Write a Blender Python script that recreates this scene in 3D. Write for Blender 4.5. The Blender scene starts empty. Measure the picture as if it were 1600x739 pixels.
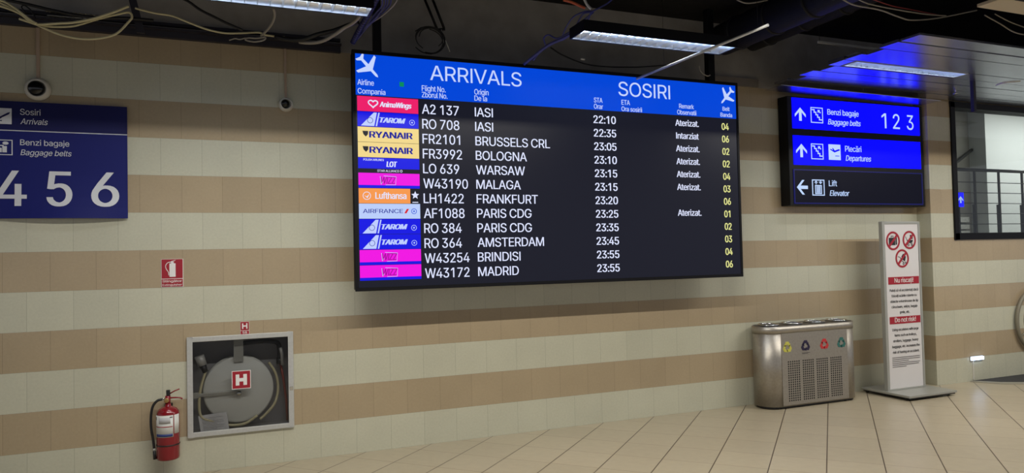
import bpy, bmesh, math, random
from mathutils import Vector, Matrix
random.seed(7)
SC = bpy.context.scene
COL = SC.collection

# ------------------------------------------------------------------ camera
F_PX, PITCH, YAW, ROLL = 1120.08, 0.02832, 0.38764, -0.02254
CAM = Vector((0.0, -6.372, 1.683))
cy, sy, cp, sp = math.cos(YAW), math.sin(YAW), math.cos(PITCH), math.sin(PITCH)
fwd = Vector((sy*cp, cy*cp, sp)); rgt = Vector((cy, -sy, 0)); up = rgt.cross(fwd)
r2 = math.cos(ROLL)*rgt + math.sin(ROLL)*up
u2 = -math.sin(ROLL)*rgt + math.cos(ROLL)*up
cd = bpy.data.cameras.new('camera'); co = bpy.data.objects.new('camera', cd); COL.objects.link(co)
cd.sensor_fit = 'HORIZONTAL'; cd.sensor_width = 36; cd.lens = F_PX/1600*36; cd.clip_end = 200
m = Matrix((r2, u2, -fwd)).transposed().to_4x4(); m.translation = CAM
co.matrix_world = m
SC.camera = co

# ------------------------------------------------------------------ light and exposure
SC.view_settings.view_transform = 'Standard'
SC.view_settings.look = 'None'
SC.view_settings.exposure = 0.0
SC.view_settings.gamma = 1.0
SC.view_settings.use_curve_mapping = False
w = bpy.data.worlds.new('hall_air'); SC.world = w; w.use_nodes = True
w.node_tree.nodes['Background'].inputs[0].default_value = (0.93, 0.96, 1.08, 1)
w.node_tree.nodes['Background'].inputs[1].default_value = 0.47
WALL_ROW = (5.0, 112)    # luminaires along the wall: watts, louvre cut-off in degrees
HALL_ROW = 32.5          # deep light coffers of the next row, over the hall: watts per metre
LUM_COLOUR = (1.0, 0.95, 0.86)
TUBE = 22.0              # brightness of the bare tubes
SCREEN = 1.0            # brightness of the screens

# ------------------------------------------------------------------ material helpers
def lin(c):
    return tuple((v/255/12.92) if v/255 <= .04045 else ((v/255+.055)/1.055)**2.4 for v in c) + (1,)
def mat(name, rgb, rough=.5, metal=0., spec=.5, noise=0., nscale=30., bump=0., coat=0.):
    mt = bpy.data.materials.new(name); mt.use_nodes = True
    nt = mt.node_tree; b = nt.nodes['Principled BSDF']
    b.inputs['Base Color'].default_value = lin(rgb)
    b.inputs['Roughness'].default_value = rough; b.inputs['Metallic'].default_value = metal
    b.inputs['Specular IOR Level'].default_value = spec
    if coat: b.inputs['Coat Weight'].default_value = coat; b.inputs['Coat Roughness'].default_value = .1
    if noise or bump:
        tc = nt.nodes.new('ShaderNodeTexCoord'); nz = nt.nodes.new('ShaderNodeTexNoise')
        nz.inputs['Scale'].default_value = nscale; nz.inputs['Detail'].default_value = 6
        nt.links.new(tc.outputs['Object'], nz.inputs['Vector'])
        if noise:
            mx = nt.nodes.new('ShaderNodeMix'); mx.data_type = 'RGBA'
            mx.inputs['A'].default_value = lin([v*(1-noise) for v in rgb]); mx.inputs['B'].default_value = lin([min(255, v*(1+noise)) for v in rgb])
            nt.links.new(nz.outputs['Fac'], mx.inputs['Factor']); nt.links.new(mx.outputs['Result'], b.inputs['Base Color'])
        if bump:
            bp = nt.nodes.new('ShaderNodeBump'); bp.inputs['Strength'].default_value = bump; bp.inputs['Distance'].default_value = .02
            nt.links.new(nz.outputs['Fac'], bp.inputs['Height']); nt.links.new(bp.outputs['Normal'], b.inputs['Normal'])
    return mt
def glow(name, rgb, s=1.0, gloss=.35, base=(4, 4, 6), spec=.22):
    mt = mat(name, base, gloss, 0, spec)
    b = mt.node_tree.nodes['Principled BSDF']
    b.inputs['Emission Color'].default_value = lin(rgb); b.inputs['Emission Strength'].default_value = s
    return mt
def N(nt, t, **kw):
    n = nt.nodes.new(t)
    for k, v in kw.items(): setattr(n, k, v)
    return n
def M_(nt, op, a, b=None, c=None):
    n = nt.nodes.new('ShaderNodeMath'); n.operation = op
    for i, v in enumerate((a, b, c)):
        if v is None: continue
        if hasattr(v, 'links'): nt.links.new(v, n.inputs[i])
        else: n.inputs[i].default_value = v
    return n.outputs[0]
def mixc(nt, f, a, b):
    n = nt.nodes.new('ShaderNodeMix'); n.data_type = 'RGBA'
    for k, v in (('Factor', f), ('A', a), ('B', b)):
        if hasattr(v, 'links'): nt.links.new(v, n.inputs[k])
        else: n.inputs[k].default_value = v
    return n.outputs['Result']

ROW, TW, TX0 = .30, .305, -1.3457
def wall_tile_material():
    mt = bpy.data.materials.new('striped_wall_tile'); mt.use_nodes = True
    nt = mt.node_tree; b = nt.nodes['Principled BSDF']
    tc = N(nt, 'ShaderNodeTexCoord'); sx = N(nt, 'ShaderNodeSeparateXYZ'); nt.links.new(tc.outputs['Object'], sx.inputs[0])
    X, Y, Z = sx.outputs
    k = M_(nt, 'FLOOR', M_(nt, 'DIVIDE', Z, ROW))
    par = M_(nt, 'FLOORED_MODULO', k, 2.0)
    u = M_(nt, 'ADD', M_(nt, 'DIVIDE', M_(nt, 'SUBTRACT', X, TX0), TW), M_(nt, 'MULTIPLY', par, .5))
    iu = M_(nt, 'FLOOR', u)
    fu = M_(nt, 'FRACT', u); fz = M_(nt, 'FRACT', M_(nt, 'DIVIDE', Z, ROW))
    eu = M_(nt, 'MULTIPLY', M_(nt, 'MINIMUM', fu, M_(nt, 'SUBTRACT', 1.0, fu)), TW)
    ez = M_(nt, 'MULTIPLY', M_(nt, 'MINIMUM', fz, M_(nt, 'SUBTRACT', 1.0, fz)), ROW)
    g = M_(nt, 'MAXIMUM', M_(nt, 'LESS_THAN', eu, .0016), M_(nt, 'LESS_THAN', ez, .0012))
    cx = N(nt, 'ShaderNodeCombineXYZ'); nt.links.new(iu, cx.inputs[0]); nt.links.new(k, cx.inputs[1])
    wn = N(nt, 'ShaderNodeTexWhiteNoise'); nt.links.new(cx.outputs[0], wn.inputs['Vector'])
    nz = N(nt, 'ShaderNodeTexNoise'); nz.inputs['Scale'].default_value = 55; nz.inputs['Detail'].default_value = 8
    nt.links.new(tc.outputs['Object'], nz.inputs['Vector'])
    nb = N(nt, 'ShaderNodeTexNoise'); nb.inputs['Scale'].default_value = 3.0; nb.inputs['Detail'].default_value = 4
    nt.links.new(tc.outputs['Object'], nb.inputs['Vector'])
    base = mixc(nt, par, lin((200, 198, 176)), lin((177, 159, 129)))
    v = M_(nt, 'ADD', .88, M_(nt, 'MULTIPLY', wn.outputs['Value'], .06))
    v = M_(nt, 'ADD', v, M_(nt, 'MULTIPLY', M_(nt, 'SUBTRACT', nz.outputs['Fac'], .5), .16))
    v = M_(nt, 'ADD', v, M_(nt, 'MULTIPLY', M_(nt, 'SUBTRACT', nb.outputs['Fac'], .5), .14))
    vm = N(nt, 'ShaderNodeVectorMath', operation='SCALE'); nt.links.new(base, vm.inputs[0]); nt.links.new(v, vm.inputs['Scale'])
    gcol = N(nt, 'ShaderNodeVectorMath', operation='SCALE'); nt.links.new(vm.outputs[0], gcol.inputs[0]); gcol.inputs['Scale'].default_value = .72
    nt.links.new(mixc(nt, g, vm.outputs[0], gcol.outputs[0]), b.inputs['Base Color'])
    b.inputs['Roughness'].default_value = .16
    b.inputs['Specular IOR Level'].default_value = .45
    h = M_(nt, 'ADD', M_(nt, 'MULTIPLY', nz.outputs['Fac'], .12), M_(nt, 'MULTIPLY', g, -.6))
    bp = N(nt, 'ShaderNodeBump'); bp.inputs['Strength'].default_value = .25; bp.inputs['Distance'].default_value = .003
    nt.links.new(h, bp.inputs['Height']); nt.links.new(bp.outputs['Normal'], b.inputs['Normal'])
    return mt
def floor_material():
    mt = bpy.data.materials.new('diagonal_floor_tile'); mt.use_nodes = True
    nt = mt.node_tree; b = nt.nodes['Principled BSDF']
    tc = N(nt, 'ShaderNodeTexCoord'); sx = N(nt, 'ShaderNodeSeparateXYZ'); nt.links.new(tc.outputs['Object'], sx.inputs[0])
    X, Y, Z = sx.outputs
    th = math.radians(43.8); P = .411
    a = M_(nt, 'ADD', M_(nt, 'MULTIPLY', X, -math.sin(th)), M_(nt, 'MULTIPLY', Y, math.cos(th)))      # across the dark joints
    c = M_(nt, 'ADD', M_(nt, 'MULTIPLY', X, -math.cos(th)), M_(nt, 'MULTIPLY', Y, -math.sin(th)))
    ua = M_(nt, 'DIVIDE', M_(nt, 'ADD', a, 3.278), P); uc = M_(nt, 'DIVIDE', M_(nt, 'ADD', c, .662), P)
    fa = M_(nt, 'FRACT', ua); fc = M_(nt, 'FRACT', uc)
    ea = M_(nt, 'MULTIPLY', M_(nt, 'MINIMUM', fa, M_(nt, 'SUBTRACT', 1.0, fa)), P)
    ec = M_(nt, 'MULTIPLY', M_(nt, 'MINIMUM', fc, M_(nt, 'SUBTRACT', 1.0, fc)), P)
    ga = M_(nt, 'LESS_THAN', ea, .0042); gc = M_(nt, 'LESS_THAN', ec, .0034)
    cx = N(nt, 'ShaderNodeCombineXYZ'); nt.links.new(M_(nt, 'FLOOR', ua), cx.inputs[0]); nt.links.new(M_(nt, 'FLOOR', uc), cx.inputs[1])
    wn = N(nt, 'ShaderNodeTexWhiteNoise'); nt.links.new(cx.outputs[0], wn.inputs['Vector'])
    nz = N(nt, 'ShaderNodeTexNoise'); nz.inputs['Scale'].default_value = 14; nz.inputs['Detail'].default_value = 8
    nt.links.new(tc.outputs['Object'], nz.inputs['Vector'])
    v = M_(nt, 'ADD', .90, M_(nt, 'MULTIPLY', wn.outputs['Value'], .08))
    v = M_(nt, 'ADD', v, M_(nt, 'MULTIPLY', M_(nt, 'SUBTRACT', nz.outputs['Fac'], .5), .18))
    vm = N(nt, 'ShaderNodeVectorMath', operation='SCALE'); vm.inputs[0].default_value = lin((178, 166, 141))[:3]; nt.links.new(v, vm.inputs['Scale'])
    col = mixc(nt, gc, vm.outputs[0], lin((140, 122, 98)))
    col = mixc(nt, ga, col, lin((72, 58, 46)))
    nt.links.new(col, b.inputs['Base Color'])
    b.inputs['Roughness'].default_value = .3; b.inputs['Specular IOR Level'].default_value = .45
    bp = N(nt, 'ShaderNodeBump'); bp.inputs['Strength'].default_value = .3; bp.inputs['Distance'].default_value = .003
    nt.links.new(M_(nt, 'MULTIPLY', M_(nt, 'MAXIMUM', ga, gc), -1.0), bp.inputs['Height']); nt.links.new(bp.outputs['Normal'], b.inputs['Normal'])
    return mt
def glass_material(name, tint=(235, 240, 240), refl=1.0):
    mt = bpy.data.materials.new(name); mt.use_nodes = True
    nt = mt.node_tree; nt.nodes.clear()
    out = N(nt, 'ShaderNodeOutputMaterial'); mx = N(nt, 'ShaderNodeMixShader')
    tr = N(nt, 'ShaderNodeBsdfTransparent'); tr.inputs[0].default_value = lin(tint)
    gl = N(nt, 'ShaderNodeBsdfGlossy'); gl.inputs['Roughness'].default_value = .02
    fr = N(nt, 'ShaderNodeLayerWeight'); fr.inputs['Blend'].default_value = .5
    fres = M_(nt, 'ADD', .03, M_(nt, 'MULTIPLY', M_(nt, 'POWER', fr.outputs['Facing'], 5.0), .9))
    nt.links.new(M_(nt, 'MULTIPLY', fres, refl), mx.inputs[0]); nt.links.new(tr.outputs[0], mx.inputs[1]); nt.links.new(gl.outputs[0], mx.inputs[2])
    nt.links.new(mx.outputs[0], out.inputs[0])
    return mt

TILE = wall_tile_material(); FLOOR = floor_material()
CONCRETE = mat('raw_concrete', (146, 141, 134), .9, 0, .2, .18, 4, .4)
DARKSLAB = mat('dark_slab', (26, 25, 27), .9, 0, .2, .3, 6, .5)  # near-black slab colour, mottled by noise
RAIL = mat('navy_black_rail', (38, 36, 46), .6)
BLACK = mat('black_metal', (11, 11, 15), .5, 0, .22)
BLACKP = mat('black_plastic', (20, 20, 22), .4)
DARKDUCT = mat('dark_duct_lagging', (28, 28, 33), .6, 0, .3, .2, 20, .2)
PLANK = mat('silver_ceiling_plank', (205, 205, 212), .27, 1.0, .5, .05, 8)
ALU = mat('brushed_aluminium', (188, 188, 184), .42, .25, .5, .06, 60)
STEEL = mat('brushed_steel', (172, 166, 156), .44, .9, .5, .08, 40, .02)
CHROME = mat('polished_steel', (205, 205, 200), .1, 1.0)
MIRROR = mat('mirror_louvre', (222, 228, 238), .28, 1.0)
HOLE = mat('perforation_dark', (22, 20, 18), .8)
REDS = mat('sign_red', (158, 24, 42), .45)
WHITE = mat('white_print', (232, 230, 226), .5)
INK = mat('black_print', (28, 27, 30), .5)
NAVY = mat('navy_sign_sheet', (30, 35, 104), .5, 0, .15)
NAVYTOP = mat('dark_navy_sign_sheet', (28, 30, 80), .5, 0, .15)
SIGNW = mat('pale_sign_print', (214, 216, 220), .5)
POSTER = mat('poster_white', (214, 210, 208), .3)
STANDM = mat('pale_grey_metal', (168, 168, 160), .4, .35)
EXTRED = mat('extinguisher_red', (128, 16, 28), .25, 0, .5, coat=.4)
LABELW = mat('label_paper', (214, 214, 208), .5)
LABELB = mat('label_blue', (40, 58, 118), .5)
BRASS = mat('brass', (170, 140, 90), .35, .8)
RUBBER = mat('black_rubber', (18, 18, 20), .5)
CABW = mat('off_white_cable', (206, 198, 158), .5)
CABG = mat('grey_cable', (150, 144, 134), .5)
CABK = mat('black_cable', (18, 17, 20), .5)
CABLIT = mat('blue_lit_cable', (70, 72, 130), .45)  # blue light of the arrivals board put into the cable colour
CABR = mat('red_cable', (150, 60, 60), .5)
CABO = mat('orange_cable', (220, 110, 70), .5)
FOIL = mat('crumpled_foil', (190, 186, 176), .3, .7, .5, .3, 60, .6)
CONDUIT = mat('beige_conduit', (170, 148, 126), .5)
CAMW = mat('white_plastic', (206, 202, 190), .4)
DOME = mat('smoked_dome', (14, 14, 18), .12, 0, .5)
GREYIN = mat('cabinet_grey_lining', (150, 150, 152), .6)
DISC = mat('reel_grey_disc', (212, 214, 208), .42, 0, .5, .05, 5)
HOSE = mat('cream_hose', (196, 188, 150), .6)
ROSE = mat('copper_red_pipe', (150, 70, 58), .4, .3)
GLASS = glass_material('clear_glass'); CABGLASS = glass_material('cabinet_glass', (228, 228, 228), .8)
WHITEWALL = mat('white_plaster', (226, 230, 228), .6)
GREYWALL = mat('grey_plaster', (120, 118, 112), .7, 0, .3, .1, 5)
BRICKW = mat('pale_block', (176, 176, 170), .7, 0, .3, .2, 25, .3)
MATG = mat('dark_entrance_mat', (62, 62, 62), .85, 0, .2, .2, 60)
EDGE = mat('worn_metal_edge', (170, 166, 150), .4, .4)
OLIVE = mat('grey_olive_rubber', (124, 118, 100), .5)
CREAMP = mat('cream_metal', (206, 190, 160), .5)
TUBEM = glow('lamp_tube', (214, 232, 255), TUBE)
TILEREFL = glow('cool_tile_reflection', (190, 215, 255), 6.0)  # glow stands in for a light mirrored in the wall tile
HDR = glow('screen_header_blue', (0, 70, 216), SCREEN)
SCRK = glow('screen_dark', (24, 25, 37), SCREEN, .3)
TXT = glow('screen_text_white', (222, 228, 255), SCREEN)
TXTH = glow('screen_title_pale_blue', (196, 212, 255), SCREEN)
TXTY = glow('screen_text_yellow', (236, 236, 150), SCREEN)
GREENPX = glow('screen_green', (10, 140, 90), SCREEN)
SPINK = glow('screen_pink', (236, 32, 106), SCREEN); SBLUE = glow('screen_blue', (12, 16, 226), SCREEN)
SYEL = glow('screen_yellow', (240, 214, 138), SCREEN); SNAVY = glow('screen_navy', (16, 26, 150), SCREEN)
SMAG = glow('screen_magenta', (240, 10, 226), SCREEN); SMAGD = glow('screen_purple', (160, 0, 150), SCREEN)
SORG = glow('screen_orange', (246, 152, 76), SCREEN); SPALE = glow('screen_pale_blue', (186, 206, 250), SCREEN)
SRED = glow('screen_red', (214, 30, 40), SCREEN); SBLK = glow('screen_black', (20, 20, 30), SCREEN)
SLILAC = glow('screen_lilac', (190, 205, 255), SCREEN)
PBLUE = glow('backlit_blue', (3, 3, 246), 2.2, .4, (0, 0, 4), .06); PDARK = glow('backlit_dark', (10, 11, 26), 1.0, .4, (0, 0, 2), .1)
PTXT = glow('backlit_pale', (190, 214, 255), 1.0)

# ------------------------------------------------------------------ mesh helpers
class MB:
    def __init__(s): s.v = []; s.f = []; s.mi = []; s.sm = []
    def add(s, vs, fs, mi=0, smooth=False):
        o = len(s.v); s.v += [tuple(v) for v in vs]
        for f in fs: s.f.append([i+o for i in f]); s.mi.append(mi); s.sm.append(smooth)
        return s
    def box(s, x0, x1, y0, y1, z0, z1, mi=0):
        vs = [(x, y, z) for x in (x0, x1) for y in (y0, y1) for z in (z0, z1)]
        return s.add(vs, [(0,1,3,2),(4,6,7,5),(0,4,5,1),(2,3,7,6),(0,2,6,4),(1,5,7,3)], mi)
    def prism(s, pts, y0, y1, mi=0):           # outline in x,z pushed from y0 (front) to y1
        n = len(pts)
        vs = [(x, y0, z) for x, z in pts] + [(x, y1, z) for x, z in pts]
        return s.add(vs, [tuple(range(n)), tuple(range(2*n-1, n-1, -1))] + [(i, i+n, (i+1) % n+n, (i+1) % n) for i in range(n)], mi)
    def plan(s, pts, z0, z1, mi=0, smooth=False):            # outline in x,y raised from z0 to z1
        n = len(pts)
        vs = [(x, y, z0) for x, y in pts] + [(x, y, z1) for x, y in pts]
        s.add(vs, [tuple(range(n-1, -1, -1)), tuple(range(n, 2*n))], mi)
        return s.add(vs, [(i, (i+1) % n, (i+1) % n+n, i+n) for i in range(n)], mi, smooth)
    def tube(s, pts, r, n=8, mi=0, sub=0, cap=True):
        P = [Vector(p) for p in pts]
        if sub:
            Q = []
            E = [2*P[0]-P[1]] + P + [2*P[-1]-P[-2]]
            for i in range(1, len(E)-2):
                a, b, c, d = E[i-1:i+3]
                for j in range(sub):
                    t = j/sub
                    Q.append(.5*((2*b)+(c-a)*t+(2*a-5*b+4*c-d)*t*t+(3*b-a-3*c+d)*t**3))
            P = Q + [P[-1]]
        R = r if isinstance(r, (list, tuple)) else [r]*len(P)
        if len(R) != len(P): R = [R[0]+(R[-1]-R[0])*i/(len(P)-1) for i in range(len(P))]
        vs = []; nv = None
        for i, p in enumerate(P):
            t = (P[min(i+1, len(P)-1)]-P[max(i-1, 0)]).normalized()
            if nv is None:
                nv = t.orthogonal().normalized()
            else:
                nv = (nv-t*nv.dot(t)); nv = nv.normalized() if nv.length > 1e-6 else t.orthogonal().normalized()
            bv = t.cross(nv)
            vs += [p+R[i]*(math.cos(2*math.pi*k/n)*nv+math.sin(2*math.pi*k/n)*bv) for k in range(n)]
        fs = [(i*n+k, i*n+(k+1) % n, (i+1)*n+(k+1) % n, (i+1)*n+k) for i in range(len(P)-1) for k in range(n)]
        s.add(vs, fs, mi, True)
        if cap:
            m_ = len(P)
            s.add(vs[:n], [tuple(range(n-1, -1, -1))], mi); s.add(vs[(m_-1)*n:], [tuple(range(n))], mi)
        return s
    def lathe(s, c, prof, axis='z', n=32, mi=0, smooth=True):   # prof: (radius, height along axis)
        vs = []
        for r, h in prof:
            for k in range(n):
                a = 2*math.pi*k/n; u, v = r*math.cos(a), r*math.sin(a)
                vs.append({'z': (c[0]+u, c[1]+v, c[2]+h), 'y': (c[0]+u, c[1]-h, c[2]+v), 'x': (c[0]+h, c[1]+u, c[2]+v)}[axis])
        fs = [(i*n+k, i*n+(k+1) % n, (i+1)*n+(k+1) % n, (i+1)*n+k) for i in range(len(prof)-1) for k in range(n)]
        s.add(vs, fs, mi, smooth)
        if prof[0][0] > 1e-5: s.add(vs[:n], [tuple(range(n-1, -1, -1))], mi)
        if prof[-1][0] > 1e-5: s.add(vs[-n:], [tuple(range(n))], mi)
        return s
    def ring(s, cx, cz, y0, y1, ro, ri, n=40, mi=0):            # flat ring facing -y
        vs = []
        for r, y in ((ro, y0), (ri, y0), (ri, y1), (ro, y1)):
            vs += [(cx+r*math.cos(2*math.pi*k/n), y, cz+r*math.sin(2*math.pi*k/n)) for k in range(n)]
        fs = [(q*n+k, q*n+(k+1) % n, ((q+1) % 4)*n+(k+1) % n, ((q+1) % 4)*n+k) for q in range(4) for k in range(n)]
        return s.add(vs, fs, mi)
    def disc(s, cx, cz, y0, y1, r, n=32, mi=0, sx=1.):
        return s.prism([(cx+sx*r*math.cos(2*math.pi*k/n), cz+r*math.sin(2*math.pi*k/n)) for k in range(n)], y0, y1, mi)
    def build(s, name, m_, parent=None, bevel=0., kind=None, seg=2):
        root = parent
        off = Vector((0, 0, 0))
        while root is not None: off += root.location; root = root.parent
        me = bpy.data.meshes.new(name)
        me.from_pydata([tuple(Vector(v)-off) for v in s.v], [], s.f)
        for q in (m_ if isinstance(m_, (list, tuple)) else [m_]): me.materials.append(q)
        me.polygons.foreach_set('material_index', s.mi); me.polygons.foreach_set('use_smooth', s.sm)
        bm = bmesh.new(); bm.from_mesh(me); bmesh.ops.remove_doubles(bm, verts=bm.verts, dist=1e-6); bmesh.ops.recalc_face_normals(bm, faces=bm.faces); bm.to_mesh(me); bm.free()
        me.update()
        o = bpy.data.objects.new(name, me); COL.objects.link(o)
        if parent is not None: o.parent = parent
        if bevel:
            b = o.modifiers.new('bevel', 'BEVEL'); b.width = bevel; b.segments = seg; b.limit_method = 'ANGLE'; b.angle_limit = math.radians(40)
        if kind: o['kind'] = kind
        return o
def tag(o, label, cat, group=None):
    o['label'] = label; o['category'] = cat
    if group: o['group'] = group
    return o
def thing(name, loc, label, cat, group=None):
    o = bpy.data.objects.new(name, None); COL.objects.link(o); o.location = loc; o.empty_display_size = .1
    return tag(o, label, cat, group)
def B(x0, x1, y0, y1, z0, z1): return MB().box(x0, x1, y0, y1, z0, z1)
def off_of(p):
    o = Vector((0, 0, 0))
    while p is not None: o += p.location; p = p.parent
    return o
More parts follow.
